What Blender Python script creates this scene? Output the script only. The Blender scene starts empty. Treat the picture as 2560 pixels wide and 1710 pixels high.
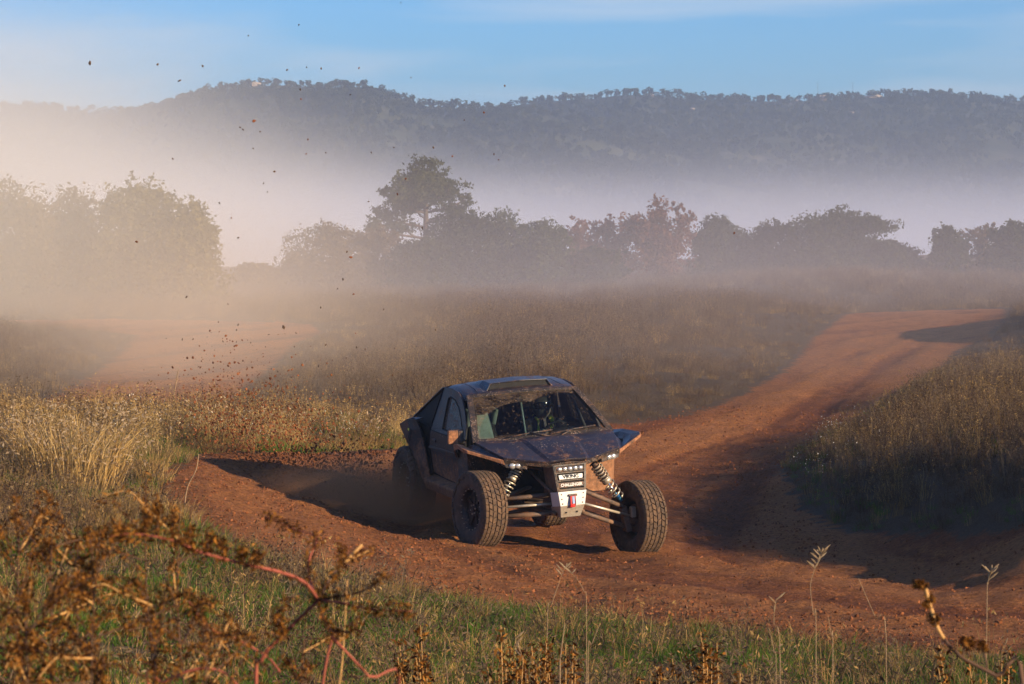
import bpy, bmesh, math, random
import numpy as np
from mathutils import Vector, Matrix, Euler

random.seed(7)
RNG = np.random.default_rng(11)
scn = bpy.context.scene
COL = scn.collection
rad = math.radians

# ------------------------------------------------------------------ camera
FPX = 7111.0            # focal length in pixels of the 2560 px wide photograph (100 mm on 36 mm)
CAM_H = 4.0
PITCH = math.atan(355 / FPX)
cam_data = bpy.data.cameras.new('camera')
cam_data.lens = 100.0
cam_data.sensor_width = 36.0
cam_data.clip_start = 0.1
cam_data.clip_end = 20000.0
cam_data.dof.use_dof = True
cam_data.dof.focus_distance = 33.0
cam_data.dof.aperture_fstop = 13.0
cam = bpy.data.objects.new('camera', cam_data)
cam.location = (0, 0, CAM_H)
cam.rotation_euler = (math.pi / 2 - PITCH, 0, 0)
COL.objects.link(cam)
scn.camera = cam

# ------------------------------------------------------------------ sky and sun
SUN_AZ = math.atan2(0.84, -0.54)      # clockwise from +Y (view direction): to the right and a little behind the camera
SUN_EL = rad(15.5)
SDIR = Vector((math.sin(SUN_AZ) * math.cos(SUN_EL), math.cos(SUN_AZ) * math.cos(SUN_EL), math.sin(SUN_EL)))
world = bpy.data.worlds.new('World')
scn.world = world
world.use_nodes = True
wn = world.node_tree.nodes
wl = world.node_tree.links
wn.clear()
w_out = wn.new('ShaderNodeOutputWorld')
w_bg = wn.new('ShaderNodeBackground')
w_bg.inputs['Strength'].default_value = 0.062
w_sky = wn.new('ShaderNodeTexSky')
w_sky.sky_type = 'NISHITA'
w_sky.sun_disc = False
w_sky.sun_elevation = SUN_EL
w_sky.sun_rotation = SUN_AZ
w_sky.altitude = 400
w_sky.air_density = 1.0
w_sky.dust_density = 0.4
w_sky.ozone_density = 4.0
# thin cirrus over the sky: stretched noise in direction space, mixed towards a pale white
w_tc = wn.new('ShaderNodeTexCoord')
w_sep = wn.new('ShaderNodeSeparateXYZ')
wl.new(w_tc.outputs['Generated'], w_sep.inputs[0])
def wmath(op, a, b=None):
    n = wn.new('ShaderNodeMath'); n.operation = op
    for i, v in enumerate((a, b)):
        if v is None: continue
        if isinstance(v, (int, float)): n.inputs[i].default_value = v
        else: wl.new(v, n.inputs[i])
    return n.outputs[0]
w_den = wmath('ADD', wmath('MAXIMUM', w_sep.outputs['Z'], 0.0), 0.10)
w_u = wmath('DIVIDE', w_sep.outputs['X'], w_den)
w_v = wmath('DIVIDE', w_sep.outputs['Y'], w_den)
w_cmb = wn.new('ShaderNodeCombineXYZ')
wl.new(wmath('ADD', w_u, wmath('MULTIPLY', w_v, 0.12)), w_cmb.inputs[0])
wl.new(wmath('MULTIPLY', w_v, 1.0), w_cmb.inputs[1])
w_no = wn.new('ShaderNodeTexNoise')
w_no.inputs['Scale'].default_value = 1.15
w_no.inputs['Detail'].default_value = 7.0
w_no.inputs['Roughness'].default_value = 0.52
w_no.inputs['Distortion'].default_value = 0.35
w_map = wn.new('ShaderNodeMapping')
w_map.inputs['Location'].default_value = (0.0, 4.3, 0.0)
w_map.inputs['Scale'].default_value = (0.75, 1.0, 1.0)
wl.new(w_cmb.outputs[0], w_map.inputs[0])
wl.new(w_map.outputs[0], w_no.inputs['Vector'])
w_ramp = wn.new('ShaderNodeValToRGB')
w_ramp.color_ramp.elements[0].position = 0.46
w_ramp.color_ramp.elements[0].color = (0, 0, 0, 1)
w_ramp.color_ramp.elements[1].position = 0.82
w_ramp.color_ramp.elements[1].color = (0.75, 0.75, 0.75, 1)
wl.new(w_no.outputs['Fac'], w_ramp.inputs[0])
w_mix = wn.new('ShaderNodeMixRGB')
wl.new(w_ramp.outputs[0], w_mix.inputs['Fac'])
w_mix.inputs['Color2'].default_value = (6.2, 6.7, 7.3, 1)
w_tint = wn.new('ShaderNodeMixRGB'); w_tint.blend_type = 'MULTIPLY'; w_tint.inputs['Fac'].default_value = 1.0
w_tint.inputs['Color2'].default_value = (0.58, 0.98, 1.48, 1)
wl.new(w_sky.outputs[0], w_tint.inputs['Color1'])
wl.new(w_tint.outputs[0], w_mix.inputs['Color1'])
wl.new(w_mix.outputs[0], w_bg.inputs['Color'])
wl.new(w_bg.outputs[0], w_out.inputs['Surface'])

sun_data = bpy.data.lights.new('sun', 'SUN')
sun_data.energy = 5.0
sun_data.angle = rad(0.55)
sun_data.color = (1.0, 0.78, 0.51)
sun = bpy.data.objects.new('sun', sun_data)
sun.rotation_euler = SDIR.to_track_quat('Z', 'Y').to_euler()
COL.objects.link(sun)

# ------------------------------------------------------------------ render settings
scn.view_settings.view_transform = 'Standard'
scn.view_settings.look = 'None'
scn.view_settings.exposure = 0.95
scn.view_settings.gamma = 1.0
cy = scn.cycles
cy.use_denoising = True
cy.use_adaptive_sampling = True
cy.adaptive_threshold = 0.02
cy.max_bounces = 5
cy.diffuse_bounces = 1
cy.glossy_bounces = 3
cy.transmission_bounces = 5
cy.volume_bounces = 1
cy.transparent_max_bounces = 12
cy.volume_max_steps = 128
cy.volume_step_rate = 4.0
cy.caustics_reflective = False
cy.caustics_refractive = False
cy.sample_clamp_indirect = 6.0

# ------------------------------------------------------------------ small helpers
def unproject(px, py, depth):
    """world point seen at a pixel of the 2560 px frame at a given ground distance (world y)"""
    c, s = math.cos(PITCH), math.sin(PITCH)
    x = (px - 1280) / FPX
    y = -(py - 855) / FPX
    d = Vector((x, c + y * s, -s + y * c))
    t = depth / d.y
    return Vector((0, 0, CAM_H)) + d * t

def tag(o, label=None, cat=None, group=None, kind=None):
    if label: o['label'] = label
    if cat: o['category'] = cat
    if group: o['group'] = group
    if kind: o['kind'] = kind
    return o

def mesh_obj(name, verts, faces, mat, parent=None, smooth=False, loc=None, link=True):
    me = bpy.data.meshes.new(name)
    if isinstance(verts, np.ndarray): verts = verts.tolist()
    if isinstance(faces, np.ndarray): faces = faces.tolist()
    me.from_pydata(verts, [], faces)
    me.validate()
    if mat is not None: me.materials.append(mat)
    if smooth: me.polygons.foreach_set('use_smooth', [True] * len(me.polygons))
    me.update()
    o = bpy.data.objects.new(name, me)
    if link: COL.objects.link(o)
    if parent is not None: o.parent = parent
    if loc is not None: o.location = loc
    return o

def bm_obj(name, bm, mat, parent=None, smooth=False, loc=None):
    me = bpy.data.meshes.new(name)
    bm.normal_update()
    bm.to_mesh(me); bm.free()
    for m in (mat if isinstance(mat, (list, tuple)) else [mat]): me.materials.append(m)
    if smooth: me.polygons.foreach_set('use_smooth', [True] * len(me.polygons))
    o = bpy.data.objects.new(name, me)
    COL.objects.link(o)
    if parent is not None: o.parent = parent
    if loc is not None: o.location = loc
    return o

def empty(name, loc=(0, 0, 0)):
    o = bpy.data.objects.new(name, None)
    o.location = loc
    o.empty_display_size = 0.2
    COL.objects.link(o)
    return o

# value noise in numpy
_perm = np.random.default_rng(5).random((256, 256))
def vnoise(x, y):
    xi = np.floor(x).astype(int); yi = np.floor(y).astype(int)
    fx = x - xi; fy = y - yi
    fx = fx * fx * (3 - 2 * fx); fy = fy * fy * (3 - 2 * fy)
    a = _perm[xi % 256, yi % 256]; b = _perm[(xi + 1) % 256, yi % 256]
    c = _perm[xi % 256, (yi + 1) % 256]; d = _perm[(xi + 1) % 256, (yi + 1) % 256]
    return (a * (1 - fx) + b * fx) * (1 - fy) + (c * (1 - fx) + d * fx) * fy
def fbm(x, y, octv=4, gain=0.5):
    s = 0; a = 1; t = 0
    for i in range(octv):
        s = s + a * vnoise(x * 2 ** i + 17.3 * i, y * 2 ** i + 9.1 * i); t += a; a *= gain
    return s / t

# ------------------------------------------------------------------ materials
def new_mat(name):
    m = bpy.data.materials.new(name)
    m.use_nodes = True
    nt = m.node_tree
    nt.nodes.clear()
    out = nt.nodes.new('ShaderNodeOutputMaterial')
    return m, nt, out

class NT:
    """tiny node-graph helper"""
    def __init__(s, nt): s.nt = nt
    def n(s, typ, **kw):
        nd = s.nt.nodes.new(typ)
        for k, v in kw.items():
            if k in nd.inputs.keys(): s.set(nd.inputs[k], v)
            else: setattr(nd, k, v)
        return nd
    def set(s, inp, v):
        if isinstance(v, bpy.types.NodeSocket): s.nt.links.new(v, inp)
        else: inp.default_value = v
    def noise(s, scale, detail=3, rough=0.55, vec=None, dist=0.0):
        nd = s.n('ShaderNodeTexNoise'); nd.inputs['Scale'].default_value = scale
        nd.inputs['Detail'].default_value = detail; nd.inputs['Roughness'].default_value = rough
        nd.inputs['Distortion'].default_value = dist
        if vec is not None: s.set(nd.inputs['Vector'], vec)
        return nd.outputs['Fac']
    def ramp(s, fac, stops):
        nd = s.n('ShaderNodeValToRGB'); cr = nd.color_ramp
        while len(cr.elements) < len(stops): cr.elements.new(0.5)
        for e, (p, c) in zip(cr.elements, stops):
            e.position = p; e.color = c if len(c) == 4 else (*c, 1)
        s.set(nd.inputs[0], fac); return nd.outputs[0]
    def mix(s, fac, a, b, mode='MIX'):
        nd = s.n('ShaderNodeMixRGB', blend_type=mode)
        for i, v in (('Fac', fac), ('Color1', a), ('Color2', b)):
            if isinstance(v, tuple) and len(v) == 3: v = (*v, 1)
            s.set(nd.inputs[i], v)
        return nd.outputs[0]
    def math(s, op, a, b=0.0, clamp=False):
        nd = s.n('ShaderNodeMath', operation=op); nd.use_clamp = clamp
        s.set(nd.inputs[0], a); s.set(nd.inputs[1], b); return nd.outputs[0]
    def bump(s, h, strength=0.5, dist=0.02, normal=None):
        nd = s.n('ShaderNodeBump'); nd.inputs['Strength'].default_value = strength
        nd.inputs['Distance'].default_value = dist; s.set(nd.inputs['Height'], h)
        if normal is not None: s.set(nd.inputs['Normal'], normal)
        return nd.outputs[0]

def grey(v): return (v, v, v, 1)

def principled(g, out, color, rough=0.8, metal=0.0, normal=None, spec=0.4):
    b = g.n('ShaderNodeBsdfPrincipled')
    g.set(b.inputs['Base Color'], (*color, 1) if isinstance(color, tuple) and len(color) == 3 else color)
    g.set(b.inputs['Roughness'], rough); g.set(b.inputs['Metallic'], metal)
    b.inputs['Specular IOR Level'].default_value = spec
    if normal is not None: g.set(b.inputs['Normal'], normal)
    if out is not None: g.nt.links.new(b.outputs[0], out.inputs['Surface'])
    return b

def plant_mat(name, stops, trans=0.35, rough=0.9, island=False):
    """foliage: colour varies per instance (and per leaf island), a little light passes through"""
    m, nt, out = new_mat(name); g = NT(nt)
    if island:
        geo = g.n('ShaderNodeNewGeometry'); fac = geo.outputs['Random Per Island']
    else:
        oi = g.n('ShaderNodeObjectInfo'); geo = g.n('ShaderNodeNewGeometry')
        fac = g.math('ADD', g.math('MULTIPLY', oi.outputs['Random'], 0.6), g.math('MULTIPLY', geo.outputs['Random Per Island'], 0.4))
    col = g.ramp(fac, stops)
    d = g.n('ShaderNodeBsdfDiffuse'); g.set(d.inputs['Color'], col); d.inputs['Roughness'].default_value = rough
    t = g.n('ShaderNodeBsdfTranslucent'); g.set(t.inputs['Color'], col)
    mx = g.n('ShaderNodeMixShader'); mx.inputs[0].default_value = trans
    nt.links.new(d.outputs[0], mx.inputs[1]); nt.links.new(t.outputs[0], mx.inputs[2])
    nt.links.new(mx.outputs[0], out.inputs['Surface'])
    return m
# ================================================================== terrain height
CTRL = [  # (x, y, z) surveyed heights of the ground
    # under the wheels: the turn is banked, falling to the right
    (-0.37, 32.7, 0.0), (1.49, 33.34, -0.175), (-1.2, 35.24, 0.07), (0.47, 35.9, -0.12),
    (-2.6, 34.5, 0.38), (-4.0, 36.6, 0.66), (-4.2, 34.6, 0.64), (-3.2, 31.5, 0.50), (-5.3, 33, 0.62), (-7.5, 34, 0.8), (-6, 39, 0.74),
    (-3.15, 29.5, 0.58), (-2.3, 27.3, 0.48), (-1.3, 27, 0.34), (-0.5, 30, 0.16), (0.5, 31.2, 0.02), (-0.7, 26, 0.3), (0, 26.2, 0.2), (1.3, 25.3, 0.15),
    (2.0, 25.3, 0.13), (3.4, 24, 0.12), (4.2, 23.6, 0.12), (1.86, 31.3, 0.0), (3, 30, 0.04), (5.3, 29.3, 0.05), (1.0, 29, 0.08), (2.6, 27.5, 0.08), (6.5, 26.5, 0.15),
    # the inner track behind the near berm
    (3.0, 33.0, -0.30), (4.6, 32.0, -0.30), (2.6, 36, -0.32), (3.5, 38.7, -0.35), (1.5, 39, -0.22), (4.0, 47, -0.35), (2.0, 47, -0.25), (0, 43, -0.05),
    (6.0, 53.6, -0.32), (3.6, 55.6, -0.22), (10.2, 71, -0.28), (6.6, 69, -0.2), (14, 90, -0.2), (9.3, 88, -0.2), (16, 107, -0.15), (18, 116, -0.5), (14, 116, -0.5), (12, 92, -0.2), (8, 98, -0.05), (9, 108, 0.0),
    # the grassy bank inside the turn; unseen hump added to shade the far track
    (5.0, 36.3, 0.05), (6.2, 35.4, 0.75), (6.6, 39, 0.72), (5.9, 43, 0.30), (7.3, 33, 0.95), (9, 31, 1.1), (8.4, 37, 1.05), (7.0, 48, 0.25), (9, 44, 0.65), (10, 56, 0.2),
    (12, 50, 0.5), (14, 66, 0.15), (18, 60, 0.6), (17.5, 78, 1.0), (20, 83.5, 2.4), (24, 88, 2.9), (22, 75, 1.9), (19, 88, 0.9), (14, 40, 1.3), (30, 60, 1.0), (12, 28, 0.9), (8.2, 27.5, 0.45), (5.0, 41, 0.25),  # the high points far out on the right form the added shading hump
    # field behind
    (-1.9, 42.9, 0.2), (-3, 41, 0.42), (-3, 48, 0.35), (-6, 48, 0.42), (0, 52, 0.1), (0, 62, 0.1), (-5.6, 60, 0.25), (-10, 60, 0.35), (-9, 78, 0.2), (0, 80, 0.0),
    (-14, 90, 0.2), (0, 100, -0.1), (6, 110, -0.1), (-20, 110, 0.2), (15, 120, 0.1), (30, 120, 0.3), (0, 130, -0.3), (0, 160, -0.7), (25, 150, 0.4), (-25, 140, -0.2),
    (-60, 120, 0.4), (60, 120, 0.8), (-60, 60, 1.0), (60, 40, 1.8), (-40, 30, 1.4), (-15, 45, 0.8), (60, 160, 0.2), (-60, 170, -0.6), (-25, 20, 1.6), (25, 20, 1.2),
    # the bank the camera stands on
    (0, 0, 2.4), (-2, 3, 2.45), (2, 3, 2.2), (-1, 6, 2.2), (1.5, 6, 1.9), (0, 10, 1.35), (-2.5, 10, 1.75), (3, 10, 1.15), (-2.6, 15, 1.22), (0, 15, 0.78), (3, 15, 0.6),
    (-3.6, 22, 0.88), (-1, 20, 0.55), (1.5, 20, 0.30), (4, 20, 0.25), (-5, 27, 0.75), (-8, 10, 2.0), (8, 10, 1.2), (0, -10, 2.6), (12, -8, 2.4), (-14, -8, 2.6), (10, 18, 0.6),
]
_C = np.array(CTRL, float)
def _warp(x, y):            # compress far distances so the fit stays even
    return x * 8.0 / (8.0 + 0.10 * np.maximum(y, 0)), 30 * np.log1p((np.maximum(y, -12) + 16) / 30.0)
def _tps(d2): return np.where(d2 > 1e-12, 0.5 * d2 * np.log(np.maximum(d2, 1e-12)), 0.0)
_wx, _wy = _warp(_C[:, 0], _C[:, 1])
_n = len(_C)
_K = _tps((_wx[:, None] - _wx[None]) ** 2 + (_wy[:, None] - _wy[None]) ** 2) + np.eye(_n) * 0.03
_P = np.c_[np.ones(_n), _wx, _wy]
_A = np.block([[_K, _P], [_P.T, np.zeros((3, 3))]])
_sol = np.linalg.solve(_A, np.r_[_C[:, 2], 0, 0, 0])
def base_height(x, y):
    x = np.asarray(x, float); y = np.asarray(y, float)
    shp = np.broadcast(x, y).shape
    xf = np.broadcast_to(x, shp).ravel(); yf = np.broadcast_to(y, shp).ravel()
    xc = np.clip(xf, -70, 70); yc = np.clip(yf, -12, 175)
    out = np.empty(len(xf))
    for s in range(0, len(xf), 20000):
        a, b = _warp(xc[s:s + 20000], yc[s:s + 20000])
        k = _tps((a[:, None] - _wx[None]) ** 2 + (b[:, None] - _wy[None]) ** 2)
        out[s:s + 20000] = k @ _sol[:_n] + _sol[_n] + _sol[_n + 1] * a + _sol[_n + 2] * b
    # the land falls away into the misty valley behind the tree line
    fall = np.clip((yf - 175) / 450, 0, 1)
    out = out - 14 * fall * fall * (3 - 2 * fall)
    return out.reshape(shp)

def in_poly(x, y, poly):
    x = np.asarray(x); y = np.asarray(y)
    res = np.zeros(x.shape, bool)
    n = len(poly)
    for i in range(n):
        x1, y1 = poly[i]; x2, y2 = poly[(i + 1) % n]
        c = ((y1 > y) != (y2 > y)) & (x < (x2 - x1) * (y - y1) / (y2 - y1 + 1e-12) + x1)
        res ^= c
    return res
def poly_dist(x, y, poly):
    d = np.full(np.shape(x), 1e9)
    n = len(poly)
    for i in range(n):
        x1, y1 = poly[i]; x2, y2 = poly[(i + 1) % n]
        vx, vy = x2 - x1, y2 - y1
        t = np.clip(((x - x1) * vx + (y - y1) * vy) / (vx * vx + vy * vy), 0, 1)
        d = np.minimum(d, np.hypot(x - x1 - t * vx, y - y1 - t * vy))
    return np.where(in_poly(x, y, poly), -d, d)

TRACK = [(-4.2, 34.3), (-4.05, 37.0), (-2.9, 39.8), (-1.9, 42.9), (-0.3, 47.5), (1.2, 51.5), (2.3, 52.9), (3.6, 55.8), (5.2, 62), (6.6, 69), (8.1, 79), (9.1, 86), (10.6, 94), (12.0, 102), (13.5, 107),
         (18.5, 107), (17.0, 98), (15.2, 90), (14.0, 84), (12.6, 80), (10.6, 71), (8.2, 61), (6.2, 53.6), (4.7, 48), (4.1, 44), (3.9, 39), (4.2, 36.0), (5.3, 33.2), (6.7, 30.6), (8.6, 28.2),
         (9.5, 24.5), (6.0, 23.4), (4.2, 23.7), (3.4, 24.1), (2.0, 25.2), (1.3, 25.4), (0.0, 26.2), (-0.7, 26.1), (-1.3, 26.9), (-2.3, 27.4), (-3.1, 29.4), (-3.9, 31.8)]
PATH2 = [(-13, 91.5), (-9, 92.5), (-6.5, 91), (-5.6, 84), (-5.8, 76), (-5.5, 66), (-5.4, 57), (-4.9, 49), (-5.6, 44.5), (-7.2, 44.5), (-8.0, 48.5), (-8.6, 57), (-9.4, 68), (-10.5, 80), (-16, 88)]
def track_dist(x, y):
    return np.minimum(poly_dist(x, y, TRACK), poly_dist(x, y, PATH2))
# driving line, for ruts that run along the track
LINE = np.array([(30, 100), (19, 97), (12.0, 86), (9.3, 76), (7.0, 64), (5.2, 55), (3.0, 48), (1.7, 42), (0.9, 37), (0.6, 33.5), (1.6, 30.2), (4.2, 27.8), (9.5, 26)], float)
def line_coord(x, y):
    best = np.full(np.shape(x), 1e9); lat = np.zeros(np.shape(x)); lon = np.zeros(np.shape(x)); acc = 0
    for a, b in zip(LINE[:-1], LINE[1:]):
        v = b - a; L = np.hypot(*v); u = v / L
        t = np.clip((x - a[0]) * u[0] + (y - a[1]) * u[1], 0, L)
        dx = x - a[0] - t * u[0]; dy = y - a[1] - t * u[1]
        d = np.hypot(dx, dy); m = d < best
        best = np.where(m, d, best); lat = np.where(m, u[0] * dy - u[1] * dx, lat); lon = np.where(m, acc + t, lon)
        acc += L
    return lat, lon
def height(x, y, detail=True):
    x = np.asarray(x, float); y = np.asarray(y, float)
    z = base_height(x, y)
    if not detail: return z
    d = track_dist(x, y)
    off = np.clip(d / 0.8, 0, 1)
    z = z + off * (fbm(x * 0.7, y * 0.7, 3) - 0.5) * 0.30 * np.clip((y - 3) / 10, 0.3, 1)
    on = np.clip(-d / 0.5, 0, 1)
    lat, lon = line_coord(x, y)
    rut = (fbm(lat * 1.6 + 0.25 * np.sin(lon * 0.11), lon * 0.045, 3) - 0.5)
    z = z + on * rut * 0.17 * np.clip((y - 20) / 14, 0, 1)
    z = z + on * ((fbm(x * 1.7, y * 1.7, 4, 0.6) - 0.5) * 0.13 + (fbm(x * 5.5 + 3, y * 5.5, 2) - 0.5) * 0.05)
    # earth pushed up beside the front tyres
    for bx_, by_, bs_ in ((1.80, 33.05, 0.28), (1.25, 33.0, 0.22), (-0.70, 32.45, 0.25), (-0.05, 32.4, 0.22), (2.2, 32.7, 0.35)):
        z = z + 0.075 * np.exp(-((x - bx_) ** 2 + (y - by_) ** 2) / bs_ ** 2) * fbm(x * 5, y * 5, 3)
    # crumbled lip of loose earth along the edge, churned clods outside the driven line
    edge = np.exp(-((d + 0.45) / 0.5) ** 2)
    z = z + edge * 0.10 * fbm(x * 1.3 + 5, y * 1.3, 3) * np.clip((60 - y) / 20, 0, 1)
    return z
def gz(x, y): return float(height(np.array([x]), np.array([y]))[0])

def spaced(stops):
    out = []
    for (a, b, s0, s1) in stops:
        p = a
        while p < b:
            out.append(p); f = (p - a) / (b - a); p += s0 * (s1 / s0) ** f
    return out
gy = np.array(spaced([(-30, 8, 3, 0.8), (8, 22, 0.6, 0.14), (22, 46, 0.12, 0.16), (46, 110, 0.18, 1.2), (110, 200, 1.5, 8), (200, 700, 10, 40), (700, 1900, 60, 200)]) + [1900.0])
gxp = spaced([(0, 8, 0.11, 0.14), (8, 40, 0.2, 3), (40, 200, 4, 25), (200, 2400, 40, 400)]) + [2400.0]
gx = np.array(sorted(set([-v for v in gxp] + gxp)))
XX, YY = np.meshgrid(gx, gy)
ZZ = height(XX, YY)
DD = track_dist(XX, YY)
nx, ny = len(gx), len(gy)
gv = np.c_[XX.ravel(), YY.ravel(), ZZ.ravel()]
ii = np.arange((ny - 1) * nx).reshape(ny - 1, nx)[:, :-1].ravel()
gf = np.c_[ii, ii + 1, ii + nx + 1, ii + nx]

# ------------------------------------------------------------------ ground material: red earth on the track, litter-covered soil in the field
def ground_material():
    m, nt, out = new_mat('red_earth'); g = NT(nt)
    tc = g.n('ShaderNodeTexCoord'); P = tc.outputs['Object']
    at = g.n('ShaderNodeAttribute'); at.attribute_name = 'off_track'
    big = g.noise(0.35, 4, 0.6, P); mid = g.noise(3.0, 5, 0.65, P); fine = g.noise(38, 4, 0.7, P); grit = g.noise(120, 2, 0.6, P)
    c = g.ramp(mid, [(0.30, (0.17, 0.060, 0.020)), (0.5, (0.31, 0.118, 0.040)), (0.70, (0.42, 0.178, 0.068))])
    c = g.mix(g.math('MULTIPLY', big, 0.55), c, (0.28, 0.108, 0.036))
    c = g.mix(0.7, c, g.ramp(fine, [(0.32, (0.16, 0.13, 0.12)), (0.52, (0.52, 0.50, 0.49)), (0.72, (0.92, 0.89, 0.84))]), 'OVERLAY')
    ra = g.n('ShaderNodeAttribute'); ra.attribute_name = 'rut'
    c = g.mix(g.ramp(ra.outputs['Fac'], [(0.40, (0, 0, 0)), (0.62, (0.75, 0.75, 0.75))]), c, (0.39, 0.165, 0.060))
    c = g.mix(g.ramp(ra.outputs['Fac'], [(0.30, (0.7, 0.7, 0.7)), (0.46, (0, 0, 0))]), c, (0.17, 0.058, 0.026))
    soil = g.ramp(fine, [(0.25, (0.06, 0.042, 0.026)), (0.55, (0.13, 0.090, 0.056)), (0.8, (0.20, 0.145, 0.090))])
    fac = g.math('ADD', at.outputs['Fac'], g.math('MULTIPLY', g.math('SUBTRACT', mid, 0.5), 1.2))
    fac = g.ramp(fac, [(0.40, (0, 0, 0)), (0.62, (1, 1, 1))])
    pit = g.noise(16, 5, 0.75, P)
    c = g.mix(0.75, c, g.ramp(pit, [(0.34, (0.20, 0.17, 0.16)), (0.50, (0.50, 0.49, 0.48)), (0.68, (0.80, 0.78, 0.75))]), 'OVERLAY')
    col = g.mix(fac, c, soil)
    h = g.math('ADD', g.math('MULTIPLY', fine, 1.0), g.math('MULTIPLY', grit, 0.35))
    lump = g.noise(11, 4, 0.7, P)
    nrm = g.bump(h, 1.0, 0.045)
    nrm = g.bump(lump, 1.0, 0.09, nrm)
    nrm = g.bump(pit, 0.8, 0.06, nrm)
    principled(g, out, col, 0.95, 0, nrm, 0.15)
    return m
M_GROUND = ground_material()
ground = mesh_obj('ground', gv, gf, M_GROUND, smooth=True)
at = ground.data.attributes.new('off_track', 'FLOAT', 'POINT')
at.data.foreach_set('value', np.clip(0.5 + DD.ravel() / 0.9, 0, 1).astype(np.float32))
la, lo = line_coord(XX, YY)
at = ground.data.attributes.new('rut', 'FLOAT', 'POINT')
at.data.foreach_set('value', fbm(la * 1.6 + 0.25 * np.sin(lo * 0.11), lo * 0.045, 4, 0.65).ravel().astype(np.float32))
tag(ground, kind='structure')

# ================================================================== scatter helper: one "stuff" object, instances by geometry nodes
def gn_scatter(name, pts, rot, scl, idx, sources):
    src = bpy.data.collections.new(name + '_source')
    for k, o in enumerate(sources):
        o.name = 'source_%s_%02d' % (name, k)
        src.objects.link(o)
    me = bpy.data.meshes.new(name)
    me.from_pydata(np.asarray(pts).tolist(), [], [])
    a = me.attributes.new('srot', 'FLOAT_VECTOR', 'POINT'); a.data.foreach_set('vector', np.asarray(rot, np.float32).ravel())
    a = me.attributes.new('sscl', 'FLOAT_VECTOR', 'POINT'); a.data.foreach_set('vector', np.asarray(scl, np.float32).ravel())
    a = me.attributes.new('sidx', 'INT', 'POINT'); a.data.foreach_set('value', np.asarray(idx, np.int32))
    o = bpy.data.objects.new(name, me); COL.objects.link(o)
    ng = bpy.data.node_groups.new(name, 'GeometryNodeTree')
    ng.interface.new_socket('Geometry', in_out='INPUT', socket_type='NodeSocketGeometry')
    ng.interface.new_socket('Geometry', in_out='OUTPUT', socket_type='NodeSocketGeometry')
    N = ng.nodes; L = ng.links
    gi = N.new('NodeGroupInput'); go = N.new('NodeGroupOutput')
    ci = N.new('GeometryNodeCollectionInfo'); ci.inputs['Collection'].default_value = src
    ci.inputs['Separate Children'].default_value = True; ci.inputs['Reset Children'].default_value = True
    ip = N.new('GeometryNodeInstanceOnPoints'); ip.inputs['Pick Instance'].default_value = True
    def attr(nm, typ):
        nd = N.new('GeometryNodeInputNamedAttribute'); nd.data_type = typ; nd.inputs['Name'].default_value = nm
        return [s for s in nd.outputs if s.enabled and s.name == 'Attribute'][0]
    L.new(gi.outputs[0], ip.inputs['Points']); L.new(ci.outputs[0], ip.inputs['Instance'])
    L.new(attr('sidx', 'INT'), ip.inputs['Instance Index'])
    e2r = N.new('FunctionNodeEulerToRotation'); L.new(attr('srot', 'FLOAT_VECTOR'), e2r.inputs[0])
    L.new(e2r.outputs[0], ip.inputs['Rotation']); L.new(attr('sscl', 'FLOAT_VECTOR'), ip.inputs['Scale'])
    L.new(ip.outputs[0], go.inputs[0])
    md = o.modifiers.new('scatter', 'NODES'); md.node_group = ng
    return o

# ================================================================== the wooded hills
RIDGE_A = [(-900, 262), (-300, 262), (0, 266), (150, 272), (300, 280), (420, 268), (470, 245), (530, 218), (620, 210), (700, 206), (800, 214), (900, 210), (940, 222), (1000, 240), (1060, 258), (1150, 264), (1260, 268), (1330, 275), (1450, 290), (1600, 330), (1900, 430)]
RIDGE_B = [(700, 330), (900, 300), (1100, 285), (1220, 272), (1290, 256), (1400, 244), (1480, 240), (1560, 230), (1640, 232), (1750, 242), (1900, 246), (2000, 246), (2100, 240), (2200, 234), (2320, 230), (2420, 240), (2480, 246), (2560, 244), (2800, 246), (3500, 260)]
M_HILL = None
def hill_material():
    m, nt, out = new_mat('hill_scrub'); g = NT(nt)
    tc = g.n('ShaderNodeTexCoord')
    n = g.noise(0.05, 5, 0.6, tc.outputs['Object'])
    col = g.ramp(n, [(0.35, (0.035, 0.042, 0.022)), (0.6, (0.075, 0.075, 0.042)), (0.78, (0.20, 0.165, 0.12))])
    principled(g, out, col, 1.0, 0, None, 0.05)
    return m
M_HILL = hill_material()
def make_hill(name, ridge, dist, run, base_z, seed):
    px = np.linspace(ridge[0][0], ridge[-1][0], 220)
    py = np.interp(px, [r[0] for r in ridge], [r[1] for r in ridge]) + 6      # the trees on top make up the rest
    xr = (px - 1280) / FPX * dist
    zr = CAM_H + (500 - py) / FPX * dist
    s = np.linspace(0, 1.35, 40)
    V = []
    for j, sv in enumerate(s):
        yy = dist - run * (1 - sv)
        prof = min(sv, 1.0) ** 0.85
        zz = base_z + (zr - base_z) * prof if sv <= 1 else zr - (sv - 1) * run * 0.25
        bumps = (fbm(xr * 0.012 + seed, np.full_like(xr, yy * 0.012), 4) - 0.5) * 22 * np.sin(math.pi * min(sv, 1.0))
        gully = (vnoise(xr * 0.02 + seed * 3, np.full_like(xr, 0.7 + 0.2 * sv)) - 0.5) * 30 * np.sin(math.pi * min(sv, 1))
        V.append(np.c_[xr, np.full_like(xr, yy) + gully, zz + bumps])
    V = np.array(V); n = len(px)
    idx = np.arange((len(s) - 1) * n).reshape(len(s) - 1, n)[:, :-1].ravel()
    o = mesh_obj(name, V.reshape(-1, 3), np.c_[idx, idx + 1, idx + n + 1, idx + n], M_HILL, smooth=True)
    tag(o, kind='structure')
    return V, xr, zr
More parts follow.
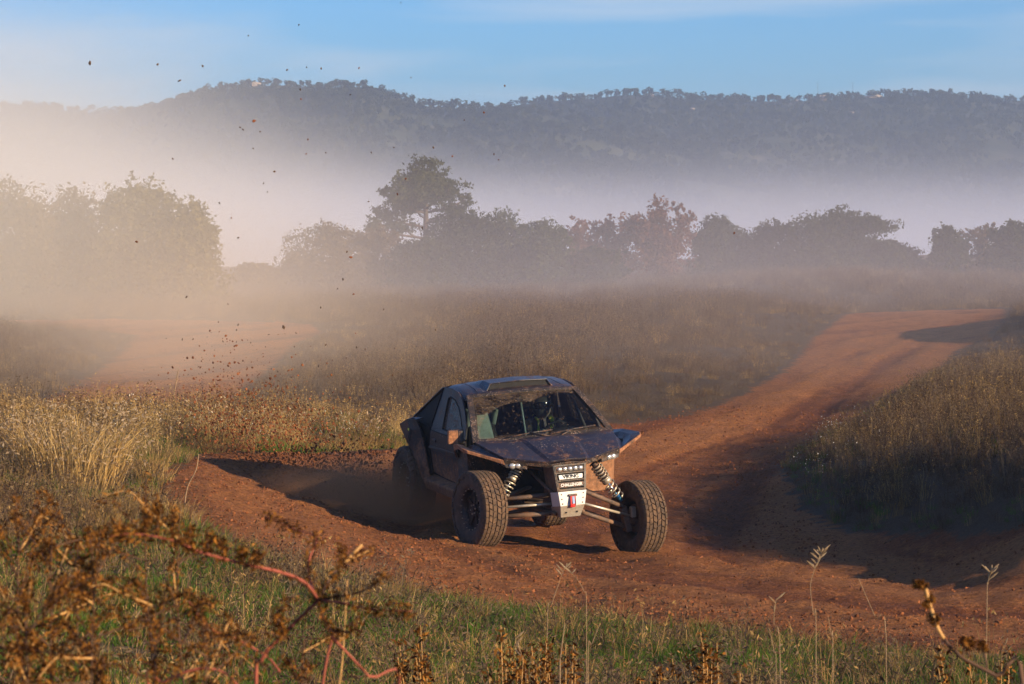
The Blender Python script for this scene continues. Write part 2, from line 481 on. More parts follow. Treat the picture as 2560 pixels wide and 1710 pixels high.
VA, XRA, ZRA = make_hill('hill', RIDGE_A, 1150, 330, -14, 1.0)
VB, XRB, ZRB = make_hill('hill', RIDGE_B, 1330, 380, -14, 4.0)

# ------------------------------------------------------------------ tree generator: crown of many small leaf faces around limb tips
def leaf_faces(centers, size, rng, elong=1.0, n_per=1):
    """quads at random orientations, returns verts, faces"""
    n = len(centers)
    a = rng.normal(size=(n, 3)); a /= np.linalg.norm(a, axis=1)[:, None]
    b = rng.normal(size=(n, 3)); b -= (b * a).sum(1)[:, None] * a; b /= np.linalg.norm(b, axis=1)[:, None]
    s = (np.asarray(size) * rng.uniform(0.6, 1.35, n))[:, None]
    a = a * s * elong; b = b * s * 0.62
    v = np.stack([centers - a, centers + b * 0.9 - a * 0.1, centers + a, centers - b * 0.9 + a * 0.15], 1).reshape(-1, 3)
    f = np.arange(n * 4).reshape(n, 4)
    return v, f
def tube(path, radii, sides=6):
    path = [Vector(p) for p in path]; V = []; F = []
    for i, p in enumerate(path):
        d = (path[min(i + 1, len(path) - 1)] - path[max(i - 1, 0)]).normalized()
        u = d.orthogonal().normalized(); w = d.cross(u)
        for k in range(sides):
            a = 2 * math.pi * k / sides
            V.append(p + (u * math.cos(a) + w * math.sin(a)) * radii[i])
    for i in range(len(path) - 1):
        for k in range(sides):
            a = i * sides + k; b = i * sides + (k + 1) % sides
            F.append((a, b, b + sides, a + sides))
    F.append(tuple(range(sides))[::-1]); F.append(tuple((len(path) - 1) * sides + k for k in range(sides)))
    return [tuple(v) for v in V], F
def join_geo(parts):
    V = []; F = []
    for v, f in parts:
        o = len(V); V.extend([tuple(p) for p in v]); F.extend([tuple(i + o for i in q) for q in f])
    return V, F

def crown_points(blobs, n, rng, shell=0.55):
    """blobs: (cx,cy,cz, rx,ry,rz); points mostly in the outer shell, lumped into sprays so gaps show"""
    vol = np.array([b[3] * b[4] * b[5] for b in blobs]) ** 0.7
    cnt = np.maximum((n * vol / vol.sum()).astype(int), 20)
    out = []
    for b, c in zip(blobs, cnt):
        ns = max(c // 14, 4)
        d = rng.normal(size=(ns, 3)); d /= np.linalg.norm(d, axis=1)[:, None]
        r = rng.uniform(shell, 1.06, ns) * (1 + 0.10 * np.sin(d[:, 0] * 7 + b[0]) + 0.08 * np.sin(d[:, 2] * 9 + d[:, 1] * 6))
        cen = d * r[:, None]
        k = rng.integers(0, ns, c)
        p = cen[k] + rng.normal(scale=0.11, size=(c, 3))
        out.append(p * np.array(b[3:6]) + np.array(b[:3]))
    return np.concatenate(out)

M_BARK = None
def bark_material():
    m, nt, out = new_mat('bark'); g = NT(nt)
    tc = g.n('ShaderNodeTexCoord')
    n = g.noise(6, 5, 0.7, tc.outputs['Object'])
    col = g.ramp(n, [(0.3, (0.05, 0.035, 0.025)), (0.7, (0.17, 0.12, 0.085))])
    principled(g, out, col, 0.95, 0, g.bump(n, 0.6, 0.03), 0.1)
    return m
M_BARK = bark_material()
LEAF = {
    'oak': plant_mat('holm_oak_leaf', [(0.0, (0.022, 0.030, 0.014)), (0.5, (0.045, 0.055, 0.024)), (1.0, (0.085, 0.092, 0.040))], 0.25, island=True),
    'green': plant_mat('olive_leaf', [(0.0, (0.040, 0.055, 0.022)), (0.5, (0.075, 0.095, 0.038)), (1.0, (0.13, 0.14, 0.060))], 0.3, island=True),
    'pine': plant_mat('pine_needle', [(0.0, (0.035, 0.045, 0.018)), (0.5, (0.072, 0.080, 0.030)), (1.0, (0.13, 0.125, 0.050))], 0.25, island=True),
    'red': plant_mat('autumn_leaf', [(0.0, (0.10, 0.042, 0.026)), (0.5, (0.19, 0.085, 0.055)), (1.0, (0.28, 0.15, 0.095))], 0.35, island=True),
    'gold': plant_mat('yellow_leaf', [(0.0, (0.10, 0.082, 0.032)), (0.5, (0.17, 0.138, 0.050)), (1.0, (0.25, 0.205, 0.080))], 0.35, island=True),
    'rust': plant_mat('rust_leaf', [(0.0, (0.09, 0.060, 0.028)), (0.5, (0.15, 0.10, 0.048)), (1.0, (0.21, 0.15, 0.07))], 0.3, island=True),
}
def build_tree(name, base, h, w, leaf, n, seed, kind='round', size=0.16, label=None, group=None, lean=0.0):
    rng = np.random.default_rng(seed)
    root = empty(name, base)
    blobs = []; limbs = []
    if kind == 'pine':         # umbrella pine: bare leaning trunk, flat-domed crown, ragged lower boughs
        top = Vector((lean, 0, h * 0.80))
        trunk = [(0, 0, -0.3), (lean * 0.2, 0.05, h * 0.25), (lean * 0.55, -0.05, h * 0.52), tuple(top)]
        limbs.append(tube(trunk, [0.19, 0.16, 0.12, 0.06], 8))
        for k in range(15):
            a = rng.uniform(0, 6.28); rr = w * 0.33 * math.sqrt(rng.random()); zz = h * (0.885 - 0.20 * (rr / (w * 0.33)) ** 1.6 - 0.10 * rng.random())
            q = rng.uniform(0.11, 0.19)
            blobs.append((lean + math.cos(a) * rr * 1.12, math.sin(a) * rr, zz, w * q * 1.15, w * q, h * q * 0.42))
        blobs += [(lean + w * 0.02, 0, h * 0.90, w * 0.20, w * 0.2, h * 0.085), (lean + w * 0.40, 0, h * 0.66, w * 0.14, w * 0.15, h * 0.045), (lean - w * 0.38, 0, h * 0.72, w * 0.11, w * 0.14, h * 0.055), (lean + w * 0.1, 0, h * 0.74, w * 0.3, w * 0.3, h * 0.09), (lean - w * 0.12, 0, h * 0.78, w * 0.27, w * 0.26, h * 0.10)]
        sub = [(lean - w * 0.40, 0.2, h * 0.55, w * 0.17, w * 0.14, h * 0.045), (lean - w * 0.52, -0.2, h * 0.47, w * 0.11, w * 0.12, h * 0.04), (lean - w * 0.25, 0.3, h * 0.46, w * 0.16, w * 0.14, h * 0.035),
               (lean + w * 0.28, 0.1, h * 0.58, w * 0.15, w * 0.14, h * 0.035), (lean - w * 0.45, 0, h * 0.39, w * 0.13, w * 0.12, h * 0.03), (lean - w * 0.12, 0.2, h * 0.61, w * 0.18, w * 0.2, h * 0.04)]
        for b in blobs[1:] + sub:
            zz = b[2] - h * 0.09
            f = min(zz / (h * 0.8), 1.0)
            p0 = Vector((lean * f, 0, zz)); p2 = Vector(b[:3]); pm = (p0 + p2) / 2 + Vector((0, 0, -h * 0.02))
            limbs.append(tube([p0, pm, p2], [0.07, 0.05, 0.02], 5))
        pts = np.concatenate([crown_points(blobs, int(n * 0.95), rng, 0.4), crown_points([(b[0], b[1], b[2], b[3] * 1.25, b[4] * 1.2, b[5] * 1.5) for b in sub], int(n * 0.34), rng, 0.15)])
    else:
        nb = {'round': 9, 'sparse': 9, 'wide': 12}[kind]
        trunk_h = h * (0.22 if kind != 'sparse' else 0.3)
        limbs.append(tube([(0, 0, -0.3), (0.03 * w, 0, trunk_h * 0.6), (0, 0.05, trunk_h * 1.5)], [0.045 * h * 0.6, 0.035 * h * 0.6, 0.02 * h * 0.5], 7))
        blobs.append((0, 0, h * 0.52, w * 0.41, w * 0.36, h * 0.38))
        blobs.append((0, 0, h * 0.25, w * 0.50, w * 0.42, h * 0.26))
        for k in range(nb):
            a = 2 * math.pi * k / nb + rng.uniform(-0.3, 0.3)
            rr = rng.uniform(0.16, 0.30) * w
            zz = h * rng.uniform(0.22, 0.80)
            sc = math.sqrt(max(1 - ((zz / h - 0.35) / 0.66) ** 2, 0.12))
            s = rng.uniform(0.12, 0.22)
            blobs.append((math.cos(a) * rr * sc * 1.15, math.sin(a) * rr * sc, zz, w * s * 1.15, w * s, h * s * 0.8))
        blobs.append((rng.uniform(-0.08, 0.08) * w, 0, h * 0.80, w * 0.20, w * 0.18, h * 0.20))
        for b in blobs[2:]:
            p0 = Vector((0, 0, trunk_h * rng.uniform(0.6, 1.3))); p2 = Vector(b[:3]) * 1.0
            limbs.append(tube([p0, (p0 + p2) / 2 + Vector((0, 0, -0.1)), p2], [0.022 * h * 0.5, 0.016 * h * 0.5, 0.006 * h], 5))
        if kind == 'sparse':
            blobs = blobs[2:]
            extra = []
            for k in range(16):      # upright twigs with leaves hanging on
                a = rng.uniform(0, 6.28); rr = rng.uniform(0.05, 0.42) * w
                zz = h * rng.uniform(0.45, 0.97)
                extra.append((math.cos(a) * rr, math.sin(a) * rr, zz * (1 - 0.35 * rr / w), w * 0.06, w * 0.06, h * 0.11))
            for b in extra:
                limbs.append(tube([(b[0] * 0.3, b[1] * 0.3, h * 0.3), (b[0] * 0.8, b[1] * 0.8, b[2] * 0.75), (b[0], b[1], b[2] + h * 0.07)], [0.05, 0.03, 0.01], 4))
            pts = np.concatenate([crown_points(blobs + [(0, 0, h * 0.30, w * 0.42, w * 0.38, h * 0.30), (0, 0, h * 0.55, w * 0.32, w * 0.30, h * 0.26)], int(n * 1.7), rng, 0.15), crown_points(extra, int(n * 0.45), rng, 0.1)])
        else:
            pts = crown_points(blobs, int(n * 3.2), rng, 0.45)
    pts = pts[pts[:, 2] > 0.02]
    v, f = leaf_faces(pts, size, rng)
    V, F = join_geo(limbs)
    mesh_obj('trunk', V, F, M_BARK, root, smooth=True)
    mesh_obj('crown', v, f, LEAF[leaf], root)
    tag(root, label, 'tree', group)
    return root

# ------------------------------------------------------------------ forest on the hills
def small_tree(seed, kind):
    rng = np.random.default_rng(seed)
    if kind == 'pine': blobs = [(0, 0, 4.6, 2.1, 2.1, 1.15), (0.8, 0, 4.0, 1.5, 1.6, 0.9), (-0.9, 0.3, 3.7, 1.5, 1.5, 0.9), (0, 0, 2.9, 1.3, 1.3, 0.7)]
    else: blobs = [(0, 0, 2.4, 1.9, 1.9, 2.0), (0.7, 0.2, 3.4, 1.2, 1.2, 1.2), (-0.8, 0, 2.9, 1.3, 1.3, 1.3)]
    pts = crown_points(blobs, 330, rng, 0.5)
    v, f = leaf_faces(pts, 0.42, rng)
    tv, tf = tube([(0, 0, -1), (0.1, 0, 2), (0, 0, 4.2)], [0.22, 0.17, 0.06], 5)
    V, F = join_geo([(v, f), (tv, tf)])
    return V, F
M_WOOD = plant_mat('hill_wood_leaf', [(0.0, (0.028, 0.038, 0.018)), (0.45, (0.058, 0.068, 0.032)), (0.8, (0.095, 0.10, 0.048)), (1.0, (0.15, 0.13, 0.07))], 0.2)
wood_src = []
for k in range(5):
    V, F = small_tree(100 + k, 'pine' if k % 2 == 0 else 'round')
    wood_src.append(mesh_obj('w', V, F, M_WOOD, link=False))
pts = []; scl = []
for V, dens in ((VA, 13000), (VB, 13000)):
    nj, ni = V.shape[:2]
    j = RNG.uniform(3, 29.0, dens); i = RNG.uniform(0, ni - 1.01, dens)
    # keep to what could be seen from around the camera
    j0 = j.astype(int); i0 = i.astype(int); fj = (j - j0)[:, None]; fi = (i - i0)[:, None]
    p = (V[j0, i0] * (1 - fi) + V[j0, i0 + 1] * fi) * (1 - fj) + (V[j0 + 1, i0] * (1 - fi) + V[j0 + 1, i0 + 1] * fi) * fj
    keep = np.abs(p[:, 0]) < 330
    p = p[keep]
    clump = fbm(p[:, 0] * 0.03, p[:, 1] * 0.03, 3)
    p = p[clump > 0.30]
    pts.append(p)
pts = np.concatenate(pts)
n = len(pts)
s = RNG.uniform(0.30, 0.72, n)
forest = gn_scatter('hill_forest', pts, np.c_[np.zeros((n, 2)), RNG.uniform(0, 6.28, n)], np.c_[s, s, s * RNG.uniform(0.8, 1.15, n)], RNG.integers(0, 5, n), wood_src)
tag(forest, 'dense dark wood of pines and oaks covering the misty hills', 'forest', kind='stuff')

# trees standing out singly on the skyline
sky_mesh = [o.data for o in wood_src]
rngs = np.random.default_rng(23)
def skyline(px_list, XR, ZR, dist, label, group):
    for px in px_list:
        x = (px - 1280) / FPX * dist
        z = float(np.interp(x, XR, ZR))
        o = bpy.data.objects.new('skyline_pine', sky_mesh[int(rngs.integers(0, 5))])
        k = rngs.uniform(0.28, 0.58)
        o.location = (x, dist - rngs.uniform(0, 6), z - 0.5)
        o.scale = (k * rngs.uniform(0.85, 1.2), k, k * rngs.uniform(0.8, 1.05)); o.rotation_euler = (0, 0, rngs.uniform(0, 6.28))
        COL.objects.link(o); tag(o, label, 'tree', group)
skyline([p + rngs.uniform(-6, 6) for p in range(430, 1250, 14)], XRA, ZRA, 1150, 'small pine standing on the skyline of the rounded left hill', 'pines along the left hill top')
skyline([p + rngs.uniform(-8, 8) for p in range(1275, 2575, 16)], XRB, ZRB, 1330, 'small pine standing on the skyline of the long right ridge', 'pines along the right ridge top')

# pale rock outcrops and two masts on the right ridge
def rock_material():
    m, nt, out = new_mat('pale_rock'); g = NT(nt)
    n = g.noise(0.6, 5, 0.6, g.n('ShaderNodeTexCoord').outputs['Object'])
    principled(g, out, g.ramp(n, [(0.3, (0.20, 0.15, 0.11)), (0.7, (0.36, 0.29, 0.22))]), 0.95, 0, None, 0.1); return m
M_ROCK = rock_material()
def hill_point(V, px, frac):
    j = frac * 29; j0 = int(j)
    dist = V[j0, :, 1].mean()
    x = (px - 1280) / FPX * dist
    i = int(np.argmin(np.abs(V[j0, :, 0] - x)))
    return V[j0, i]
def outcrop(px, frac, w, h, label, V):
    rng = np.random.default_rng(int(px)); p = hill_point(V, px, frac)
    bm = bmesh.new()
    bmesh.ops.create_icosphere(bm, subdivisions=2, radius=1)
    for v in bm.verts:
        q = v.co; k = 1 + 0.5 * (rng.random() - 0.5); v.co = Vector((round(q.x * 2) / 2 * w * 0.6 * k, q.y * 2.0 * k, round(q.z * 2) / 2 * h * 0.6 * k))
    o = bm_obj('rock_outcrop', bm, M_ROCK, loc=(p[0], p[1] - 2.5, p[2] + h * 0.6))
    tag(o, label, 'rock', 'pale rock outcrops on the hills')
for px, fr, w, h, lb in ((2045, 0.99, 5, 2.2, 'pale broken rock ledge below the thin mast on the right ridge'), (2180, 0.985, 6, 1.3, 'long pale rock ledge right of the thin mast on the ridge'),
                         (2395, 0.97, 4, 1.1, 'small pale rock ledge near the right end of the ridge'), (1985, 0.985, 3, 0.9, 'small pale rock ledge left of the thin mast on the ridge'),
                         (1620, 0.97, 3, 0.8, 'pale rock spot high on the left part of the right ridge'), (1725, 0.88, 2, 1.2, 'pale boulder halfway up below the left end of the right ridge'), (2125, 0.86, 2, 1.0, 'pale boulder halfway up the right ridge below the mast')):
    outcrop(px, fr, w, h, lb, VB)
for px, fr, w, h, lb in ((645, 0.97, 3.5, 2.0, 'pale rock face near the top left of the rounded hill'), (910, 0.95, 1.8, 1.2, 'pale rock spot under the trees on the rounded hill'), (935, 0.86, 2, 1.2, 'pale boulder lower down on the rounded hill')):
    outcrop(px, fr, w, h, lb, VA)
M_STEEL = None
def flat_mat(name, col, rough=0.6, metal=0.0, spec=0.4):
    m, nt, out = new_mat(name); g = NT(nt)
    n = g.noise(9, 4, 0.6, g.n('ShaderNodeTexCoord').outputs['Object'])
    c2 = tuple(min(v * 1.25 + 0.003, 1) for v in col); c1 = tuple(v * 0.75 for v in col)
    principled(g, out, g.ramp(n, [(0.3, c1), (0.7, c2)]), rough, metal, None, spec); return m
M_STEEL = flat_mat('mast_steel', (0.10, 0.10, 0.11), 0.6, 0.5)
for px, hgt, lb in ((2041, 8, 'thin dark mast standing among rocks on the ridge'), (2128, 7, 'thin dark mast right of the taller one on the ridge')):
    x = (px - 1280) / FPX * 1330; z = float(np.interp(x, XRB, ZRB))
    parts = [tube([(0, 0, -1), (0, 0, hgt)], [0.11, 0.06], 6)] + [tube([(-0.7, 0, hgt * f), (0.7, 0, hgt * f)], [0.04, 0.04], 4) for f in (0.86, 0.94)]
    V, F = join_geo(parts)
    tag(mesh_obj('mast', V, F, M_STEEL, loc=(x, 1328, z)), lb, 'mast', 'masts on the ridge')

# ------------------------------------------------------------------ tree line behind the field: each tree measured from the photo (px, top, base, width px, distance)
TREES = [
    # name, px, top, base, width, dist, leaf, kind, n, label, group
    ('oak_tree', 28, 434, 752, 240, 104, 'rust', 'round', 5000, 'tall tree cut by the left edge of the photo, deep in dust'),
    ('oak_tree', 185, 452, 752, 210, 106, 'rust', 'round', 5000, 'rounded tree second from the left edge, deep in dust'),
    ('poplar_tree', 345, 434, 750, 200, 104, 'gold', 'round', 5500, 'tall yellowish tree lit in the dust, third from the left edge'),
    ('poplar_tree', 468, 488, 748, 165, 103, 'gold', 'round', 5000, 'pointed yellowish tree at the right end of the left clump'),
    ('bush', 640, 646, 728, 130, 128, 'rust', 'round', 1800, 'low bush between the left clump and the middle trees'),
    ('oak_tree', 805, 548, 728, 200, 132, 'rust', 'round', 4500, 'bushy brownish tree to the left of the tall pine'),
    ('oak_tree', 940, 560, 726, 180, 136, 'rust', 'round', 3500, 'brownish tree under the lower left boughs of the tall pine'),
    ('pine_tree', 1065, 384, 722, 245, 140, 'pine', 'pine', 16000, 'tall pine with a domed crown and ragged lower boughs'),
    ('oak_tree', 1165, 508, 722, 215, 136, 'oak', 'round', 6000, 'dark dense oak just right of the pine trunk'),
    ('oak_tree', 1045, 585, 722, 150, 133, 'oak', 'round', 3500, 'low dark oak in front of the pine trunk'),
    ('olive_tree', 1265, 512, 716, 120, 140, 'green', 'round', 4000, 'narrow greenish tree right of the dark oak'),
    ('olive_tree', 1355, 540, 716, 150, 136, 'green', 'round', 4500, 'greenish tree left of the reddish trees'),
    ('autumn_tree', 1440, 534, 706, 130, 141, 'red', 'sparse', 2600, 'reddish half-bare tree, leftmost of the red ones'),
    ('autumn_tree', 1525, 528, 704, 130, 142, 'red', 'sparse', 2600, 'reddish half-bare tree in the middle of the red ones'),
    ('autumn_tree', 1640, 488, 700, 190, 140, 'red', 'sparse', 5200, 'tallest reddish tree with thinning leaves'),
    ('oak_tree', 1490, 610, 706, 130, 136, 'oak', 'round', 2200, 'low dark bushy tree under the reddish trees'),
    ('oak_tree', 1795, 532, 700, 140, 142, 'oak', 'round', 4200, 'dark tree just right of the reddish trees'),
    ('oak_tree', 1920, 542, 698, 160, 142, 'oak', 'round', 4500, 'grey-green tree left of the broad dark oak'),
    ('oak_tree', 2095, 514, 690, 240, 140, 'oak', 'wide', 8000, 'broad dark oak, widest of the right-hand trees'),
    ('oak_tree', 2225, 590, 684, 150, 139, 'oak', 'round', 3200, 'lower dark tree sloping down right of the broad oak'),
    ('oak_tree', 2372, 556, 676, 90, 138, 'oak', 'round', 3000, 'pointed dark tree right of the gap in the tree line'),
    ('bare_tree', 2455, 545, 676, 130, 141, 'rust', 'sparse', 1100, 'nearly bare tree between two dark trees near the right edge'),
    ('oak_tree', 2540, 545, 674, 150, 138, 'oak', 'round', 3800, 'dark tree cut by the right edge of the photo'),
]
for k, (nm, px, top, base, wpx, dist, leaf, kind, n, lb) in enumerate(TREES):
    b = unproject(px, base, dist); t = unproject(px, top, dist)
    z0 = gz(b.x, dist) if True else b.z
    b.z = min(b.z, z0 + 0.2)
    h = t.z - b.z; w = wpx / FPX * dist
    build_tree(nm, (b.x, dist, b.z - 0.1), h * (1.0 if kind != 'pine' else 1.02), w * (1.0 if kind == 'pine' else 1.22), leaf, n, 300 + k, kind, 0.080 if kind != 'sparse' else 0.090, lb, 'trees of the tree line behind the field')
# ================================================================== the buggy
BO = Vector((0.0988547, 34.2980662, 0.0195643))
_ry, _rp, _rr = rad(20), rad(3), rad(3.4)
BM = Matrix.Rotation(_ry - math.pi / 2, 3, 'Z') @ Matrix.Rotation(_rp, 3, 'Y') @ Matrix.Rotation(_rr, 3, 'X')
buggy = empty('buggy')
buggy.matrix_world = Matrix.Translation(BO) @ BM.to_4x4()
tag(buggy, 'mud-splashed black off-road buggy sliding round the dirt bend', 'buggy')

MUD = (0.30, 0.140, 0.070)
def car_mat(name, base, rough, metal=0.0, mud=0.35, speck=0.5, low=0.0, spec=0.5, mudcol=MUD, scale=1.0):
    """paint with dried mud: broad films, splashes and small pale specks; low = extra mud towards the sills"""
    m, nt, out = new_mat(name); g = NT(nt)
    tc = g.n('ShaderNodeTexCoord'); P = tc.outputs['Object']
    film = g.noise(5.0 * scale, 6, 0.65, P, 0.4)
    spl = g.noise(34 * scale, 3, 0.6, P)
    f = g.math('ADD', g.math('MULTIPLY', film, 0.7), g.math('MULTIPLY', spl, 0.45))
    if low:
        sx = g.n('ShaderNodeSeparateXYZ'); g.set(sx.inputs[0], P)
        lowf = g.math('MULTIPLY', g.math('SUBTRACT', 1.15, sx.outputs['Z'], True), low)
        f = g.math('ADD', f, lowf)
    th = 0.80 - mud * 0.45
    fm = g.ramp(f, [(max(th - 0.10, 0), (0, 0, 0)), (min(th + 0.16, 1), (1, 1, 1))])
    vo = g.n('ShaderNodeTexVoronoi'); vo.inputs['Scale'].default_value = 50 * scale; g.set(vo.inputs['Vector'], P); vo.feature = 'F1'
    sz = g.math('ADD', g.math('MULTIPLY', g.noise(70 * scale, 1, 0.5, P), 0.55), g.math('MULTIPLY', g.noise(4 * scale, 3, 0.6, P), 0.45))
    sp = g.math('LESS_THAN', vo.outputs['Distance'], g.math('MULTIPLY', g.math('SUBTRACT', sz, 0.43, True), 2.9 * speck))
    mudc = g.ramp(g.noise(18 * scale, 4, 0.6, P), [(0.3, tuple(v * 0.55 for v in mudcol)), (0.7, tuple(min(v * 1.25, 1) for v in mudcol))])
    dust = g.mix(g.math('ADD', g.math('MULTIPLY', film, 0.10), 0.01), (*base, 1), tuple(v * 0.55 for v in mudcol))
    col = g.mix(fm, dust, mudc)
    col = g.mix(g.math('MULTIPLY', sp, 0.9), col, (0.55, 0.42, 0.33, 1))
    dirty = g.math('MAXIMUM', fm, g.math('MULTIPLY', sp, 1.0))
    ro = g.mix(dirty, grey(rough), grey(0.95))
    me = g.mix(dirty, grey(metal), grey(0.0))
    b = principled(g, out, col, ro, me, g.bump(g.math('ADD', fm, g.math('MULTIPLY', spl, 0.4)), 0.35, 0.006), spec)
    return m
M_PAINT = car_mat('black_paint', (0.012, 0.013, 0.022), 0.33, 0.0, 0.21, 0.42, spec=0.40)
M_PAINT_SIDE = car_mat('black_paint_side', (0.012, 0.013, 0.020), 0.48, 0.0, 0.14, 0.3, low=0.55, spec=0.25)
M_PLASTIC = car_mat('black_plastic', (0.012, 0.012, 0.013), 0.55, 0.0, 0.35, 0.35)
M_MUDDY = car_mat('mud_caked_panel', (0.05, 0.035, 0.028), 0.8, 0.0, 0.95, 0.3)
M_LIP = car_mat('mud_caked_edge', (0.05, 0.03, 0.02), 0.85, 0.0, 0.75, 0.3, mudcol=(0.36, 0.155, 0.07))
M_FRAMEM = car_mat('muddy_window_frame', (0.014, 0.012, 0.012), 0.6, 0.0, 0.27, 0.6, mudcol=(0.22, 0.115, 0.062), scale=1.6)
M_ALU = car_mat('bare_aluminium', (0.75, 0.73, 0.70), 0.42, 0.15, 0.12, 0.40, mudcol=(0.33, 0.23, 0.16), scale=0.8)
M_ALU_LOW = car_mat('scraped_aluminium', (0.50, 0.44, 0.36), 0.5, 0.3, 0.42, 0.4, mudcol=(0.30, 0.20, 0.13))
M_STEELC = car_mat('muddy_steel', (0.09, 0.07, 0.06), 0.5, 0.3, 0.58, 0.2, mudcol=(0.20, 0.105, 0.055))
M_NOSE = car_mat('muddy_black_bar', (0.030, 0.026, 0.024), 0.5, 0.0, 0.36, 0.5, mudcol=(0.22, 0.14, 0.085), scale=1.5)
M_SPRING = flat_mat('spring_steel', (0.50, 0.43, 0.33), 0.4, 0.6)
M_CHROME = flat_mat('chrome_shaft', (0.75, 0.75, 0.76), 0.18, 1.0)
M_BLUE = flat_mat('blue_anodised', (0.05, 0.22, 0.42), 0.3, 0.7)
M_DARK = flat_mat('dark_cavity', (0.010, 0.009, 0.009), 0.85)
M_SEAT = flat_mat('seat_fabric', (0.022, 0.024, 0.026), 0.9)
M_SEATPAD = flat_mat('seat_pad_green', (0.30, 0.38, 0.34), 0.8)
M_WHITEP = flat_mat('white_paint', (0.78, 0.76, 0.72), 0.5)
M_BLACKP = flat_mat('black_paint_lettering', (0.008, 0.008, 0.008), 0.5)
M_RED = flat_mat('red_webbing', (0.52, 0.022, 0.018), 0.6)
M_BLUELABEL = flat_mat('blue_label', (0.20, 0.28, 0.48), 0.5)
M_YELLOW = flat_mat('yellow_webbing', (0.85, 0.80, 0.06), 0.6)
M_RUBBER = car_mat('muddy_tyre_sidewall', (0.032, 0.025, 0.020), 0.85, 0.0, 0.62, 0.15, mudcol=(0.135, 0.078, 0.045))
M_TREAD = car_mat('muddy_tyre_tread', (0.045, 0.031, 0.022), 0.9, 0.0, 0.70, 0.10, mudcol=(0.130, 0.074, 0.040))
M_GROOVE = flat_mat('packed_mud', (0.085, 0.048, 0.026), 0.95)
M_RIM = car_mat('black_rim', (0.014, 0.013, 0.013), 0.42, 0.3, 0.22, 0.25)
M_REFL = flat_mat('lamp_reflector', (0.72, 0.70, 0.68), 0.12, 0.9)
M_INT = flat_mat('cabin_lining', (0.016, 0.017, 0.018), 0.75)

def lens_material():
    m, nt, out = new_mat('lamp_lens'); g = NT(nt)
    b = principled(g, out, (0.55, 0.54, 0.52), 0.2, 0.0, g.bump(g.noise(40, 2, 0.5, g.n('ShaderNodeTexCoord').outputs['Object']), 0.3, 0.01), 0.6)
    b.inputs['Metallic'].default_value = 0.55
    return m
M_LENS = lens_material()
def glass_material(name, wipers):
    m, nt, out = new_mat(name); g = NT(nt)
    tc = g.n('ShaderNodeTexCoord'); P = tc.outputs['Object']
    tr = g.n('ShaderNodeBsdfTransparent'); tr.inputs['Color'].default_value = (0.62, 0.70, 0.68, 1) if wipers else (0.40, 0.40, 0.40, 1)
    gl = g.n('ShaderNodeBsdfGlossy'); gl.inputs['Roughness'].default_value = 0.03; gl.inputs['Color'].default_value = (0.9, 0.93, 1, 1)
    fr = g.n('ShaderNodeFresnel'); fr.inputs['IOR'].default_value = 1.5
    mx = g.n('ShaderNodeMixShader'); g.set(mx.inputs[0], g.math('MULTIPLY', fr.outputs[0], 0.55) if wipers else g.math('MULTIPLY', fr.outputs[0], 0.10))
    nt.links.new(tr.outputs[0], mx.inputs[1]); nt.links.new(gl.outputs[0], mx.inputs[2])
    n1 = g.noise(42, 4, 0.62, P); n2 = g.noise(7, 3, 0.5, P)
    vo = g.n('ShaderNodeTexVoronoi'); vo.inputs['Scale'].default_value = 48; g.set(vo.inputs['Vector'], P)
    spots = g.math('LESS_THAN', vo.outputs['Distance'], g.math('MULTIPLY', g.math('SUBTRACT', g.noise(23, 1, 0.5, P), 0.47, True), 1.6))
    film = g.ramp(g.math('ADD', g.math('MULTIPLY', n1, 0.65), g.math('MULTIPLY', n2, 0.4)), [(0.40, (0, 0, 0)), (0.64, (1, 1, 1))])
    film = g.math('MULTIPLY', film, 0.42 if wipers else 0.35)
    if wipers:
        clean = None
        for (wy, wz, R0) in wipers:
            sub = g.n('ShaderNodeVectorMath', operation='SUBTRACT'); g.set(sub.inputs[0], P); sub.inputs[1].default_value = (0, wy, wz)
            mul = g.n('ShaderNodeVectorMath', operation='MULTIPLY'); g.set(mul.inputs[0], sub.outputs[0]); mul.inputs[1].default_value = (0, 1, 1.70)
            ln = g.n('ShaderNodeVectorMath', operation='LENGTH'); g.set(ln.inputs[0], mul.outputs[0])
            inside = g.ramp(g.math('DIVIDE', ln.outputs['Value'], R0), [(0.0, (1, 1, 1)), (0.975, (1, 1, 1)), (1.0, (0, 0, 0))])
            clean = inside if clean is None else g.math('MAXIMUM', clean, inside)
        sz_ = g.n('ShaderNodeSeparateXYZ'); g.set(sz_.inputs[0], P)
        clean = g.math('MULTIPLY', clean, g.math('MULTIPLY', g.math('SUBTRACT', sz_.outputs['Z'], 1.285, True), 30.0, True))
        film = g.math('MULTIPLY', film, g.math('SUBTRACT', 1.0, g.math('MULTIPLY', clean, 0.97), True))
        spots = g.math('MULTIPLY', spots, g.math('SUBTRACT', 1.0, g.math('MULTIPLY', clean, 0.55), True))
    else:
        film = g.math('ADD', film, 0.40)
    df = g.n('ShaderNodeBsdfDiffuse'); df.inputs['Color'].default_value = (0.22, 0.15, 0.095, 1) if wipers else (0.16, 0.13, 0.115, 1)
    m2 = g.n('ShaderNodeMixShader'); g.set(m2.inputs[0], g.math('MAXIMUM', film, g.math('MULTIPLY', spots, 0.8)))
    nt.links.new(mx.outputs[0], m2.inputs[1]); nt.links.new(df.outputs[0], m2.inputs[2])
    nt.links.new(m2.outputs[0], out.inputs['Surface'])
    return m
M_WSGLASS = glass_material('muddy_windscreen', [(-0.12, 1.24, 0.66), (0.40, 1.22, 0.78)])
M_SIDEGLASS = glass_material('dusty_side_glass', None)

